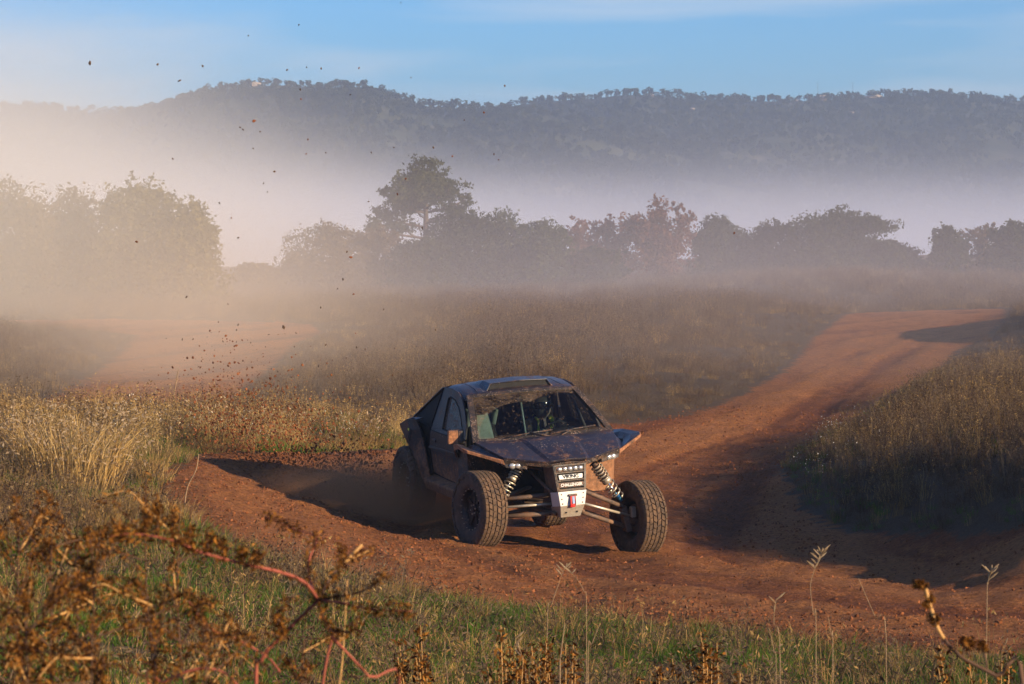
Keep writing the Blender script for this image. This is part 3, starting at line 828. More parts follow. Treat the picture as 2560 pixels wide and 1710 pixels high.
# ---- building blocks (car coordinates: x forward, y to the car's left, z up)
def finish(o, solid=0.0, bevel=0.0, seg=2, offset=-1.0):
    if solid:
        md = o.modifiers.new('thickness', 'SOLIDIFY'); md.thickness = solid; md.offset = offset
    if bevel:
        md = o.modifiers.new('bevel', 'BEVEL'); md.width = bevel; md.segments = seg; md.limit_method = 'ANGLE'; md.angle_limit = rad(35)
    return o
def part(name, verts, faces, mat, parent=buggy, solid=0.0, bevel=0.0, smooth=False, offset=-1.0):
    return finish(mesh_obj(name, verts, faces, mat, parent, smooth), solid, bevel, 2, offset)
def grid_part(name, rows, mat, parent=buggy, solid=0.012, bevel=0.004, smooth=True, offset=-1.0):
    n = len(rows[0]); V = [p for r in rows for p in r]; F = []
    for j in range(len(rows) - 1):
        for i in range(n - 1):
            a = j * n + i; F.append((a, a + 1, a + n + 1, a + n))
    return part(name, V, F, mat, parent, solid, bevel, smooth, offset)
def box_geo(c, s, R=None):
    V = []
    for sx in (-1, 1):
        for sy in (-1, 1):
            for sz in (-1, 1):
                v = Vector((sx * s[0] / 2, sy * s[1] / 2, sz * s[2] / 2))
                if R is not None: v = R @ v
                V.append(tuple(v + Vector(c)))
    F = [(0, 1, 3, 2), (4, 6, 7, 5), (0, 4, 5, 1), (2, 3, 7, 6), (0, 2, 6, 4), (1, 5, 7, 3)]
    return V, F
def box_part(name, c, s, mat, parent=buggy, bevel=0.006, R=None):
    V, F = box_geo(c, s, R); return part(name, V, F, mat, parent, 0, bevel)
def hex_part(name, bottom, top, mat, parent=buggy, bevel=0.006):
    """prism between two rings of equal length"""
    n = len(bottom); V = list(bottom) + list(top)
    F = [tuple(range(n))[::-1], tuple(range(n, 2 * n))] + [(i, (i + 1) % n, n + (i + 1) % n, n + i) for i in range(n)]
    o = part(name, V, F, mat, parent, 0, 0)
    bmm = bmesh.new(); bmm.from_mesh(o.data); bmesh.ops.recalc_face_normals(bmm, faces=bmm.faces); bmm.to_mesh(o.data); bmm.free()
    return finish(o, 0, bevel)
def tube_part(name, path, r, mat, parent=buggy, sides=8):
    rr = r if isinstance(r, (list, tuple)) else [r] * len(path)
    V, F = tube(path, rr, sides); return part(name, V, F, mat, parent, smooth=True)
def my(p): return (p[0], -p[1], p[2])
def both(fn):
    for s in (-1, 1): fn(s)
def S(p, s): return (p[0], p[1] * s, p[2])

# ---- cabin shell
ycol = [-0.725, -0.70, -0.64, -0.45, -0.22, 0, 0.22, 0.45, 0.64, 0.70, 0.725]
def roof_row(x, zc, ze, xb):
    out = []
    for y in ycol:
        t = min(abs(y) / 0.64, 1.0)
        z = zc + (ze - zc) * t ** 2
        if abs(y) > 0.69: z -= 0.022 if abs(y) < 0.71 else 0.07
        out.append((x - xb * t ** 2, y, z))
    return out
roof = grid_part('roof', [roof_row(0.285, 1.728, 1.705, 0.04), roof_row(0.20, 1.752, 1.722, 0.04), roof_row(0.05, 1.785, 1.748, 0.02), roof_row(-0.20, 1.805, 1.768, 0.0), roof_row(-0.40, 1.800, 1.768, 0.0), roof_row(-0.47, 1.780, 1.755, 0.0)], M_PAINT, solid=0.02, bevel=0)
for s in (-1, 1):          # panel joints across the roof
    V, F = tube([(0.22, 0.55 * s, 1.7325), (0.05, 0.53 * s, 1.7595), (-0.20, 0.52 * s, 1.7795), (-0.44, 0.52 * s, 1.778)], [0.0025] * 4, 5)
    part('roof_joint', V, F, M_DARK, roof)
# roof scoop with a dark mouth
scoop = grid_part('roof_scoop', [[(0.17, -0.42, 1.742), (0.14, -0.36, 1.825), (0.17, 0, 1.842), (0.14, 0.36, 1.825), (0.17, 0.42, 1.742)],
                                 [(-0.10, -0.44, 1.765), (-0.10, -0.37, 1.835), (-0.10, 0, 1.852), (-0.10, 0.37, 1.835), (-0.10, 0.44, 1.765)],
                                 [(-0.36, -0.40, 1.775), (-0.36, -0.34, 1.800), (-0.36, 0, 1.812), (-0.36, 0.34, 1.800), (-0.36, 0.40, 1.775)]], M_PAINT, solid=0.012, bevel=0.004, smooth=False)
part('scoop_mouth', [(0.135, -0.395, 1.745), (0.125, -0.345, 1.812), (0.145, 0, 1.827), (0.125, 0.345, 1.812), (0.135, 0.395, 1.745), (0.15, 0, 1.755)], [(0, 1, 2, 5), (5, 2, 3, 4)], M_DARK, scoop)
# windscreen: curved glass in a muddy frame
def ws_pt(u, v, inset=0.0):   # u -1..1 across, v 0 bottom .. 1 top
    hw = (0.845 - inset) * (1 - v) + (0.668 - inset) * v
    y = u * hw
    c = 1 - u * u
    x0 = (0.925 + 0.085 * c) ; x1 = (0.245 + 0.045 * c)
    z0 = 1.262; z1 = 1.700 + 0.030 * c
    vv = v
    return (x0 * (1 - vv) + x1 * vv, y, z0 * (1 - vv) + z1 * vv + 0.02 * math.sin(math.pi * vv))
us = [i / 10 for i in range(-10, 11, 2)]
glass = part('windscreen', [ws_pt(u, v, 0.03) for v in (0.03, 0.25, 0.5, 0.75, 0.97) for u in us],
             [(j * 11 + i, j * 11 + i + 1, (j + 1) * 11 + i + 1, (j + 1) * 11 + i) for j in range(4) for i in range(10)], M_WSGLASS, smooth=True)
def ribbon(name, outer, inner, mat, parent=buggy, solid=0.02):
    n = len(outer); V = list(outer) + list(inner)
    F = [(i, i + 1, n + i + 1, n + i) for i in range(n - 1)]
    return part(name, V, F, mat, parent, solid, 0.004, offset=0)
wf = ribbon('windscreen_frame', [ws_pt(u, -0.02, -0.03) for u in us], [ws_pt(u, 0.045, 0.03) for u in us], M_FRAMEM)
ribbon('header_strip', [ws_pt(u, 0.955, 0.03) for u in us], [ws_pt(u, 1.02, -0.02) for u in us], M_FRAMEM, wf)
for s in (-1, 1):
    ribbon('pillar_strip', [ws_pt(s, v, -0.035) for v in (-0.02, 0.25, 0.5, 0.75, 1.02)], [ws_pt(s, v, 0.040) for v in (-0.02, 0.25, 0.5, 0.75, 1.02)], M_FRAMEM, wf, 0.035)
for k, (y0, y1, zz) in enumerate(((-0.48, 0.10, 0.02), (0.05, 0.66, 0.015))):
    a = Vector(ws_pt(y0 / 0.83, 0.02)) + Vector((0.03, 0, 0.02)); b = Vector(ws_pt(y1 / 0.83, 0.09)) + Vector((0.03, 0, 0.025))
    w = tube_part('wiper', [a, (a + b) / 2 + Vector((0.012, 0, 0.012)), b], 0.009, M_PLASTIC, buggy, 6)
    tube_part('wiper_arm', [Vector(ws_pt((y1 if k == 0 else y0) / 0.83 * 0.6 + 0.1, -0.03)) + Vector((0.02, 0, 0.0)), (a + b) / 2 + Vector((0.02, 0, 0.018))], 0.010, M_PLASTIC, w, 6)

# ---- doors: lower panel, window frame and glass
def ydoor(z): return 0.862 - max(z - 1.21, 0) / 0.53 * 0.145 if z > 1.21 else 0.862 - (1.21 - z) * 0.04
for s in (-1, 1):
    lower = [(-0.72, 0.68), (-0.35, 0.66), (0.10, 0.66), (0.44, 0.70), (0.50, 0.95), (0.62, 1.16), (0.60, 1.235), (0.0, 1.22), (-0.66, 1.205), (-0.70, 0.95)]
    mid = [(-0.71, 0.985), (0.52, 1.02)]
    V = [(x, s * ydoor(z), z) for x, z in lower]
    # a crease along the flank: lower half tucks in
    low_pts = [(-0.72, 0.68), (-0.35, 0.66), (0.10, 0.66), (0.44, 0.70), (0.52, 1.00), (0.0, 0.985), (-0.70, 0.97)]
    V1 = [(x, s * (0.862 - (1.0 - z) * 0.13), z) for x, z in low_pts]
    up_pts = [(-0.70, 0.97), (0.0, 0.985), (0.52, 1.00), (0.62, 1.16), (0.60, 1.235), (0.0, 1.22), (-0.66, 1.205)]
    V2 = [(x, s * (0.872 if z < 1.1 else 0.862), z) for x, z in up_pts]
    F1 = [tuple(range(7))]; F2 = [tuple(range(7))]
    door = part('door', V2 + V1, [tuple(range(7)) if s > 0 else tuple(range(7))[::-1], tuple(range(7, 14)) if s > 0 else tuple(range(7, 14))[::-1]], M_PAINT_SIDE, solid=0.03, bevel=0.006, offset=0)
    outer = [(-0.66, 1.215), (-0.62, 1.35), (-0.57, 1.52), (-0.50, 1.735), (-0.22, 1.752), (0.02, 1.735), (0.22, 1.665), (0.40, 1.545), (0.56, 1.38), (0.60, 1.245), (0.2, 1.225), (-0.3, 1.212), (-0.66, 1.215)]
    inner = [(-0.25, 1.262), (-0.26, 1.36), (-0.275, 1.50), (-0.27, 1.635), (-0.20, 1.655), (-0.02, 1.635), (0.14, 1.575), (0.28, 1.48), (0.41, 1.365), (0.455, 1.30), (0.2, 1.28), (-0.1, 1.268), (-0.25, 1.262)]
    fo = [(x, s * ydoor(z), z) for x, z in outer]; fi = [(x, s * (ydoor(z) - 0.004), z) for x, z in inner]
    fr = ribbon('window_frame', fo, fi, M_PAINT_SIDE, door, 0.022)
    part('side_window', [(x, s * (ydoor(z) - 0.012), z) for x, z in inner[:-1]], [tuple(range(12)) if s < 0 else tuple(range(12))[::-1]], M_SIDEGLASS, door)
    # dark rubber around the glass
    V, F = tube([(x, s * (ydoor(z) + 0.006), z) for x, z in inner], [0.009] * 13, 5); part('window_seal', V, F, M_DARK, door)
    V, F = tube([(-0.665, s * 0.874, 1.21), (-0.30, s * 0.876, 1.213), (0.2, s * 0.876, 1.226), (0.58, s * 0.874, 1.245)], [0.008] * 4, 5); part('belt_joint', V, F, M_DARK, door)
    V, F = tube([(-0.72, s * 0.838, 0.70), (-0.70, s * 0.886, 0.97), (-0.665, s * 0.878, 1.21), (-0.50, s * 0.735, 1.735)], [0.007] * 4, 5); part('door_joint', V, F, M_DARK, door)
    box_part('door_handle', (-0.50, s * 0.886, 1.10), (0.13, 0.018, 0.032), M_PLASTIC, door)
    # sloping trim below the belt, catching the sky
    part('flank_trim', [(-0.72, s * 0.885, 0.985), (0.50, s * 0.888, 1.02), (0.56, s * 0.895, 1.10), (0.40, s * 0.892, 1.05), (-0.70, s * 0.880, 1.02)], [(0, 1, 2, 3, 4) if s > 0 else (4, 3, 2, 1, 0)], M_PAINT_SIDE, door, 0.012, 0, offset=0)
# door mirror on the right flank
R_m = Matrix.Rotation(rad(-18), 3, 'Z')
mir = hex_part('door_mirror', [tuple(Vector((0.62, -0.985, 1.225)) + R_m @ Vector(v)) for v in ((0.05, -0.085, 0), (0.05, 0.10, 0.01), (-0.07, 0.10, 0.01), (-0.07, -0.095, 0))],
               [tuple(Vector((0.62, -0.985, 1.225)) + R_m @ Vector(v)) for v in ((0.035, -0.075, 0.145), (0.035, 0.09, 0.15), (-0.07, 0.10, 0.155), (-0.07, -0.09, 0.15))], M_PLASTIC, bevel=0.018)
mir['label'] = 'door mirror housing caked with orange mud'
hex_part('mirror_mud', [tuple(Vector((0.62, -0.985, 1.225)) + R_m @ Vector(v)) for v in ((0.058, -0.092, -0.006), (0.058, 0.03, 0.0), (0.0, 0.03, 0.0), (-0.03, -0.10, -0.004))],
         [tuple(Vector((0.62, -0.985, 1.225)) + R_m @ Vector(v)) for v in ((0.043, -0.082, 0.148), (0.043, 0.03, 0.150), (0.0, 0.03, 0.153), (-0.03, -0.096, 0.15))], M_LIP, mir, 0.012)
tube_part('mirror_arm', [(0.60, -0.86, 1.21), (0.61, -0.93, 1.235)], 0.022, M_PLASTIC, mir)

# ---- hood and front fenders
def hood_row(xc, zc, rise, xe, ze, ye, yi):
    r = []
    for y in (-ye, -(yi + (ye - yi) * 0.45), -(yi + 0.045), -yi, 0, yi, yi + 0.045, yi + (ye - yi) * 0.45, ye):
        a = abs(y); t = max((a - yi) / (ye - yi), 0)
        x = xc + (xe - xc) * t ** 1.15; z = zc + (ze - zc) * t
        if a <= yi + 1e-6: z += rise
        if a < 1e-6: z += 0.010
        r.append((x, y, z))
    return r
hood = grid_part('hood', [hood_row(0.985, 1.238, 0.004, 0.93, 1.240, 0.86, 0.30), hood_row(1.10, 1.218, 0.022, 1.06, 1.222, 0.84, 0.285), hood_row(1.32, 1.165, 0.028, 1.24, 1.185, 0.80, 0.265),
                          hood_row(1.56, 1.103, 0.026, 1.41, 1.148, 0.75, 0.235), hood_row(1.735, 1.052, 0.018, 1.525, 1.122, 0.715, 0.21)], M_PAINT, solid=0.03, bevel=0.006, smooth=False)
# front edge of the hood, caked
fe = [(1.738, -0.21), (1.738, 0.21)]
edge_top = [(1.525, -0.715, 1.121), (1.62, -0.45, 1.09), (1.738, -0.212, 1.058), (1.742, 0, 1.072), (1.738, 0.212, 1.058), (1.62, 0.45, 1.09), (1.525, 0.715, 1.121)]
ribbon('hood_edge', [(x + 0.008, y, z + 0.004) for x, y, z in edge_top], [(x - 0.01, y, z - 0.042) for x, y, z in edge_top], M_FRAMEM, hood, 0.016)
for (c, sy, sx) in (((0.93, -0.36, 1.2445), 0.13, 0.035), ((1.13, -0.15, 1.2330), 0.12, 0.04), ((1.10, 0.28, 1.2350), 0.075, 0.03), ((0.95, 0.54, 1.2385), 0.13, 0.035)):
    v = box_part('hood_vent', c, (sx, sy, 0.010), M_DARK, hood, 0.003, Matrix.Rotation(rad(9), 3, 'Y'))
    box_part('vent_lip', (c[0] - sx * 0.5 - 0.016, c[1], c[2] + 0.014), (0.04, sy + 0.03, 0.018), M_PAINT, v, 0.006, Matrix.Rotation(rad(-6), 3, 'Y'))
for (bx_, by_, bz_) in ((1.45, -0.62, 1.150), (1.45, 0.62, 1.150), (1.62, -0.30, 1.100), (1.62, 0.30, 1.100), (1.05, -0.74, 1.238), (1.05, 0.74, 1.238), (1.25, -0.70, 1.196), (1.25, 0.70, 1.196)):
    V, F = tube([(bx_, by_, bz_ - 0.02), (bx_, by_, bz_ + 0.008)], [0.014, 0.011], 8); part('hood_pin', V, F, M_SPRING, hood)
for y in (-0.20, 0.02):
    hex_part('hood_blister', [(0.99, y - 0.07, 1.240), (1.17, y - 0.045, 1.222), (1.17, y + 0.045, 1.222), (0.99, y + 0.07, 1.240)], [(1.0, y - 0.05, 1.272), (1.09, y - 0.035, 1.262), (1.09, y + 0.035, 1.262), (1.0, y + 0.05, 1.272)], M_PAINT, hood, 0.012)
for s in (-1, 1):
    f = grid_part('front_fender', [[S(p, s) for p in row] for row in (
        [(0.93, 0.858, 1.236), (0.78, 0.90, 1.185), (0.66, 0.965, 1.195), (0.60, 1.0, 1.205)],
        [(1.06, 0.838, 1.218), (0.97, 0.915, 1.170), (0.90, 0.985, 1.225), (0.86, 1.04, 1.245)],
        [(1.24, 0.798, 1.181), (1.20, 0.885, 1.150), (1.19, 1.0, 1.225), (1.22, 1.10, 1.250)],
        [(1.41, 0.748, 1.144), (1.37, 0.81, 1.130), (1.34, 0.93, 1.195), (1.30, 1.075, 1.235)],
        [(1.525, 0.714, 1.118), (1.50, 0.755, 1.118), (1.46, 0.80, 1.140), (1.42, 0.87, 1.165)])], M_PAINT, solid=0.014, bevel=0, smooth=False, offset=0)
    lipo = [S(p, s) for p in ((0.52, 0.955, 1.16), (0.60, 1.0, 1.205), (0.86, 1.04, 1.245), (1.22, 1.10, 1.250), (1.30, 1.075, 1.235), (1.42, 0.87, 1.165), (1.525, 0.714, 1.118))]
    lipi = [(x, y - 0.006 * s, z - d) for (x, y, z), d in zip(lipo, (0.12, 0.075, 0.05, 0.045, 0.035, 0.035, 0.05))]
    ribbon('fender_lip', [(x, y + 0.004 * s, z + 0.004) for x, y, z in lipo], lipi, M_LIP, f, 0.018)
    # rear end of the fender, tucking down in front of the door
    part('fender_tail', [S(p, s) for p in ((0.60, 1.0, 1.205), (0.42, 0.93, 1.15), (0.40, 0.90, 1.02), (0.55, 0.93, 1.04), (0.66, 0.965, 1.195), (0.62, 0.88, 1.21))], [(0, 1, 2, 3), (0, 5, 1)], M_PAINT_SIDE, f, 0.014, 0, offset=0)
    part('wheel_liner', [S(p, s) for p in ((0.44, 0.90, 0.70), (0.50, 0.92, 1.02), (0.62, 0.96, 1.15), (1.15, 1.0, 1.18), (1.45, 0.80, 1.10), (0.44, 0.55, 0.62), (0.52, 0.52, 1.05), (0.7, 0.52, 1.17), (1.15, 0.52, 1.16), (1.5, 0.52, 1.07))],
         [(0, 1, 6, 5), (1, 2, 7, 6), (2, 3, 8, 7), (3, 4, 9, 8)], M_DARK, f, 0.006, 0, offset=0)
    # lamp housing under the hood edge
    hs = hex_part('headlight', [S(p, s) for p in ((1.545, 0.70, 1.035), (1.60, 0.46, 1.000), (1.42, 0.46, 1.00), (1.38, 0.70, 1.035))], [S(p, s) for p in ((1.515, 0.715, 1.090), (1.60, 0.46, 1.052), (1.42, 0.46, 1.07), (1.38, 0.70, 1.09))], M_FRAMEM, bevel=0.006)
    for (yy, r, xx) in ((0.625, 0.040, 1.556), (0.566, 0.036, 1.574)):
        bm = bmesh.new(); bmesh.ops.create_uvsphere(bm, u_segments=14, v_segments=8, radius=1)
        for v in bm.verts: v.co = Vector((v.co.x * 0.020, v.co.y * r, v.co.z * r * 0.85))
        l = bm_obj('lamp_lens', bm, M_LENS, hs, True); l.location = (xx, yy * s, 1.052 - abs(0.6 - yy) * 0.05); l.rotation_euler = (0, 0, rad(12) * s)

# ---- nose: light bar, two name plates, aluminium guard and tow loop
def nose_pt(y, z, dx=0.0):
    # front surface leans: widest at the top
    if z >= 0.74: x = 1.742 + (1.045 - z) / 0.305 * 0.055
    elif z >= 0.58: x = 1.797
    else: x = 1.797 - (0.58 - z) / 0.15 * 0.085
    return (x + dx, y, z)
def nose_hw(z):
    return np.interp(z, [0.43, 0.58, 0.74, 1.045], [0.118, 0.148, 0.172, 0.205])
def nose_panel(name, z0, z1, mat, parent, dx=0.0, inset=0.0, solid=0.012):
    V = [nose_pt(-nose_hw(z0) + inset, z0, dx), nose_pt(nose_hw(z0) - inset, z0, dx), nose_pt(nose_hw(z1) - inset, z1, dx), nose_pt(-nose_hw(z1) + inset, z1, dx)]
    return part(name, V, [(0, 1, 2, 3)], mat, parent, solid, 0.003)
nose = hex_part('nose_box', [(1.775, -0.165, 0.74), (1.775, 0.165, 0.74), (1.35, 0.20, 0.74), (1.35, -0.20, 0.74)], [(1.722, -0.20, 1.035), (1.722, 0.20, 1.035), (1.30, 0.23, 1.06), (1.30, -0.23, 1.06)], M_DARK, bevel=0)
for z0, z1 in ((1.026, 1.046), (0.944, 0.962), (0.856, 0.872), (0.742, 0.770)):
    nose_panel('crossbar', z0, z1, M_NOSE, nose, 0.012, 0.004, 0.03)
for s in (-1, 1):
    V = [nose_pt(s * (nose_hw(z) - 0.026), z, 0.016) for z in (0.742, 1.046)] + [nose_pt(s * (nose_hw(z) + 0.004), z, 0.010) for z in (1.046, 0.742)]
    part('side_bar', V, [(0, 1, 2, 3) if s < 0 else (3, 2, 1, 0)], M_NOSE, nose, 0.035, 0.004)
    part('nose_side', [(1.78, s * 0.170, 0.74), (1.728, s * 0.203, 1.04), (1.50, s * 0.235, 1.05), (1.52, s * 0.20, 0.72)], [(0, 1, 2, 3) if s < 0 else (3, 2, 1, 0)], M_STEELC, nose, 0.01, 0)
lb = nose_panel('light_bar', 0.966, 1.022, M_PLASTIC, nose, 0.016, 0.032, 0.03)
for k in range(5):
    y = -0.128 + k * 0.064
    bm = bmesh.new(); bmesh.ops.create_uvsphere(bm, u_segments=12, v_segments=8, radius=1)
    for v in bm.verts: v.co = Vector((v.co.x * 0.016, v.co.y * 0.031, v.co.z * 0.025))
    o = bm_obj('light_bar_lens', bm, M_LENS, lb, True); o.location = nose_pt(y, 0.994, 0.020)
def text(body, size, loc, mat, parent, sx=1.0, bold=0.0):
    cu = bpy.data.curves.new('lettering', 'FONT'); cu.body = body; cu.size = size; cu.align_x = 'CENTER'; cu.align_y = 'CENTER'
    cu.extrude = 0.0015; cu.offset = bold; cu.materials.append(mat)
    o = bpy.data.objects.new('lettering', cu); COL.objects.link(o); o.parent = parent
    o.location = loc
    bpy.context.view_layer.update()
    me = bpy.data.meshes.new_from_object(o.evaluated_get(bpy.context.evaluated_depsgraph_get()))
    bpy.data.objects.remove(o); bpy.data.curves.remove(cu)
    o = bpy.data.objects.new('lettering', me); COL.objects.link(o); o.parent = parent
    # reads from the front: text right = +y, up = z, facing +x
    o.matrix_basis = Matrix.Translation(Vector(loc)) @ Matrix(((0, 0, 1), (1, 0, 0), (0, 1, 0))).to_4x4() @ Matrix.Diagonal((sx, 1, 1, 1))
    return o
plate1 = nose_panel('name_plate', 0.880, 0.930, M_WHITEP, nose, 0.020, 0.045, 0.010)
text('VIKING', 0.060, nose_pt(0, 0.905, 0.0225), M_BLACKP, plate1, 1.0, 0.0012)
plate2 = nose_panel('name_plate', 0.784, 0.842, M_PLASTIC, nose, 0.016, 0.028, 0.010)
text('CHALLENGER', 0.048, nose_pt(0, 0.813, 0.019), M_WHITEP, plate2, 0.88, 0.0012)
guard = part('skid_plate', [nose_pt(-0.172, 0.74, 0.02), nose_pt(0.172, 0.74, 0.02), nose_pt(0.148, 0.575, 0.02), nose_pt(-0.148, 0.575, 0.02), nose_pt(-0.215, 0.72, -0.12), nose_pt(0.215, 0.72, -0.12), nose_pt(0.19, 0.55, -0.12), nose_pt(-0.19, 0.55, -0.12)],
             [(3, 2, 1, 0), (0, 4, 7, 3), (2, 6, 5, 1)], M_ALU, solid=0.008, bevel=0.003, offset=0)
gl = part('lower_guard', [nose_pt(-0.148, 0.573, 0.02), nose_pt(0.148, 0.573, 0.02), nose_pt(0.118, 0.43, 0.02), nose_pt(-0.118, 0.43, 0.02), (1.62, -0.19, 0.55), (1.62, 0.19, 0.55), (1.56, 0.15, 0.43), (1.56, -0.15, 0.43), (1.2, 0.2, 0.40), (1.2, -0.2, 0.40)],
          [(3, 2, 1, 0), (0, 4, 7, 3), (2, 6, 5, 1), (3, 7, 9, 8, 6, 2)], M_ALU_LOW, guard, 0.008, 0.003, offset=0)
for s in (-1, 1):
    c = nose_pt(s * 0.066, 0.49, 0.0255)
    V, F = tube([(c[0] - 0.004, c[1], c[2]), (c[0] + 0.003, c[1], c[2])], [0.013, 0.013], 10); part('bolt_hole', V, F, M_DARK, guard)
for (y, z) in ((-0.135, 0.71), (0.135, 0.71), (-0.122, 0.60), (0.122, 0.60), (-0.13, 0.655), (0.13, 0.655)):
    c = nose_pt(y, z, 0.02); V, F = tube([(c[0], c[1], c[2]), (c[0] + 0.008, c[1], c[2])], [0.009, 0.007], 8); part('bolt', V, F, M_STEELC, guard)
tow = part('tow_loop', [nose_pt(y, z, dx) for (y, z, dx) in ((-0.033, 0.69, 0.036), (0.033, 0.69, 0.036), (0.030, 0.60, 0.055), (0.024, 0.555, 0.050), (-0.036, 0.555, 0.050), (-0.036, 0.60, 0.055))], [(0, 5, 4, 3, 2, 1)], M_RED, solid=0.012, bevel=0.003, offset=0)
part('tow_label', [nose_pt(y, z, dx) for (y, z, dx) in ((-0.012, 0.682, 0.047), (0.016, 0.682, 0.047), (0.014, 0.60, 0.064), (-0.014, 0.60, 0.064))], [(0, 3, 2, 1)], M_BLUELABEL, tow, 0.002, 0, offset=0)
V, F = tube([nose_pt(-0.05, 0.695, 0.032), nose_pt(0.05, 0.695, 0.032)], [0.014, 0.014], 8); part('tow_pin', V, F, M_STEELC, tow)

# ---- chassis, firewall, sills
hex_part('floor_pan', [(-1.45, -0.60, 0.40), (-1.45, 0.60, 0.40), (1.2, 0.24, 0.40), (1.2, -0.24, 0.40)], [(-1.45, -0.62, 0.46), (-1.45, 0.62, 0.46), (1.2, 0.24, 0.46), (1.2, -0.24, 0.46)], M_STEELC, bevel=0)
hex_part('tub', [(-0.95, -0.78, 0.46), (-0.95, 0.78, 0.46), (0.55, 0.78, 0.46), (0.55, -0.78, 0.46)], [(-0.95, -0.80, 0.86), (-0.95, 0.80, 0.86), (0.55, 0.80, 0.86), (0.55, -0.80, 0.86)], M_DARK, bevel=0)
for s in (-1, 1):
    fw = part('firewall', [S(p, s) for p in ((0.84, 0.24, 0.46), (0.82, 0.90, 0.55), (0.86, 0.93, 1.13), (0.90, 0.24, 1.20))], [(0, 1, 2, 3)], M_MUDDY if s > 0 else M_PLASTIC, solid=0.02, bevel=0, offset=0)  # right firewall and its side: darker material stands in for deep shadow
    part('firewall_side', [S(p, s) for p in ((0.82, 0.90, 0.55), (0.50, 0.92, 0.62), (0.50, 0.92, 1.12), (0.86, 0.93, 1.13))], [(0, 1, 2, 3)], M_MUDDY if s > 0 else M_PLASTIC, fw, 0.01, 0, offset=0)
    sl = hex_part('side_step', [S(p, s) for p in ((0.42, 0.78, 0.50), (0.42, 0.93, 0.50), (-0.78, 0.93, 0.47), (-0.78, 0.76, 0.47))], [S(p, s) for p in ((0.42, 0.82, 0.655), (0.42, 0.965, 0.625), (-0.78, 0.965, 0.60), (-0.78, 0.80, 0.645))], M_PAINT_SIDE, bevel=0.02)
# front bulkhead frame tubes and steering box seen between the wheels
for s in (-1, 1):
    tube_part('frame_tube', [(1.70, s * 0.17, 0.47), (0.86, s * 0.26, 0.46)], 0.024, M_STEELC)
    tube_part('frame_tube', [(1.68, s * 0.20, 0.72), (0.90, s * 0.26, 0.95)], 0.020, M_STEELC)
    tube_part('shock_tower', [(1.42, s * 0.22, 0.96), (1.40, s * 0.46, 1.02), (1.10, s * 0.50, 1.08)], 0.024, M_STEELC)
hex_part('front_differential', [(1.62, -0.14, 0.47), (1.62, 0.14, 0.47), (1.22, 0.16, 0.47), (1.22, -0.16, 0.47)], [(1.58, -0.12, 0.70), (1.58, 0.12, 0.70), (1.24, 0.14, 0.74), (1.24, -0.14, 0.74)], M_STEELC, bevel=0.03)
rad_ = box_part('radiator', (1.05, -0.02, 0.86), (0.08, 0.95, 0.42), M_DARK)

# ---- rear body: sail panels, hips, deck
for s in (-1, 1):
    hip = grid_part('rear_fender', [[S(p, s) for p in row] for row in (
        [(-1.62, 0.92, 1.14), (-1.50, 1.00, 1.175), (-1.28, 1.0, 1.04), (-1.18, 0.98, 0.94), (-0.96, 0.95, 0.70), (-0.86, 0.93, 0.58)],
        [(-1.22, 0.90, 1.29), (-1.16, 1.00, 1.285), (-1.08, 1.0, 1.16), (-0.99, 0.98, 1.02), (-0.84, 0.95, 0.75), (-0.78, 0.93, 0.60)],
        [(-0.98, 0.86, 1.31), (-0.95, 0.955, 1.30), (-0.86, 0.94, 1.20), (-0.80, 0.92, 1.05), (-0.735, 0.90, 0.78), (-0.72, 0.88, 0.62)])], M_PAINT_SIDE, solid=0.016, bevel=0, smooth=False, offset=0)
    part('fender_intake', [S(p, s) for p in ((-1.20, 0.945, 1.292), (-1.05, 0.935, 1.312), (-1.04, 0.965, 1.308), (-1.17, 0.98, 1.292))], [(0, 1, 2, 3)], M_DARK, hip, 0.004, 0, offset=0)
    part('fender_slot', [S(p, s) for p in ((-1.165, 1.006, 1.06), (-1.06, 1.005, 1.18), (-1.03, 1.003, 1.14), (-1.13, 1.004, 1.02))], [(0, 1, 2, 3)], M_DARK, hip, 0.004, 0, offset=0)
    mk = box_part('side_marker', (-1.12, 1.006 * s, 1.165), (0.04, 0.012, 0.03), M_YELLOW, hip, 0.004)
    sail = part('sail_panel', [S(p, s) for p in ((-0.52, 0.715, 1.735), (-1.42, 0.80, 1.275), (-1.15, 0.86, 1.25), (-0.90, 0.86, 1.10), (-0.74, 0.84, 0.70), (-0.70, 0.80, 0.97), (-0.66, 0.80, 1.20))], [(0, 1, 2, 3, 6), (3, 4, 5, 6)], M_DARK, solid=0.012, bevel=0, offset=0)  # dark colour stands in for the shade of the open engine bay
    rail = [S(p, s) for p in ((-0.45, 0.700, 1.735), (-0.56, 0.725, 1.715), (-1.43, 0.81, 1.285), (-1.56, 0.82, 1.20))]
    tube_part('sail_rail', rail, 0.016, M_PAINT_SIDE, sail, 8)
    # inner wheel arch behind the hip
    part('rear_arch', [S(p, s) for p in ((-0.84, 0.90, 0.55), (-0.98, 0.92, 0.75), (-1.2, 0.95, 1.0), (-1.5, 0.95, 1.12), (-1.5, 0.55, 1.10), (-1.2, 0.55, 1.0), (-0.98, 0.55, 0.75), (-0.84, 0.55, 0.55))], [(0, 1, 6, 7), (1, 2, 5, 6), (2, 3, 4, 5)], M_DARK, hip, 0.006, 0, offset=0)
grid_part('engine_cover', [[(-0.46, -0.70, 1.755), (-0.46, 0, 1.785), (-0.46, 0.70, 1.755)], [(-0.9, -0.74, 1.52), (-0.9, 0, 1.57), (-0.9, 0.74, 1.52)], [(-1.45, -0.79, 1.25), (-1.45, 0, 1.29), (-1.45, 0.79, 1.25)], [(-1.72, -0.70, 1.02), (-1.72, 0, 1.05), (-1.72, 0.70, 1.02)]], M_PLASTIC, solid=0.02, bevel=0)
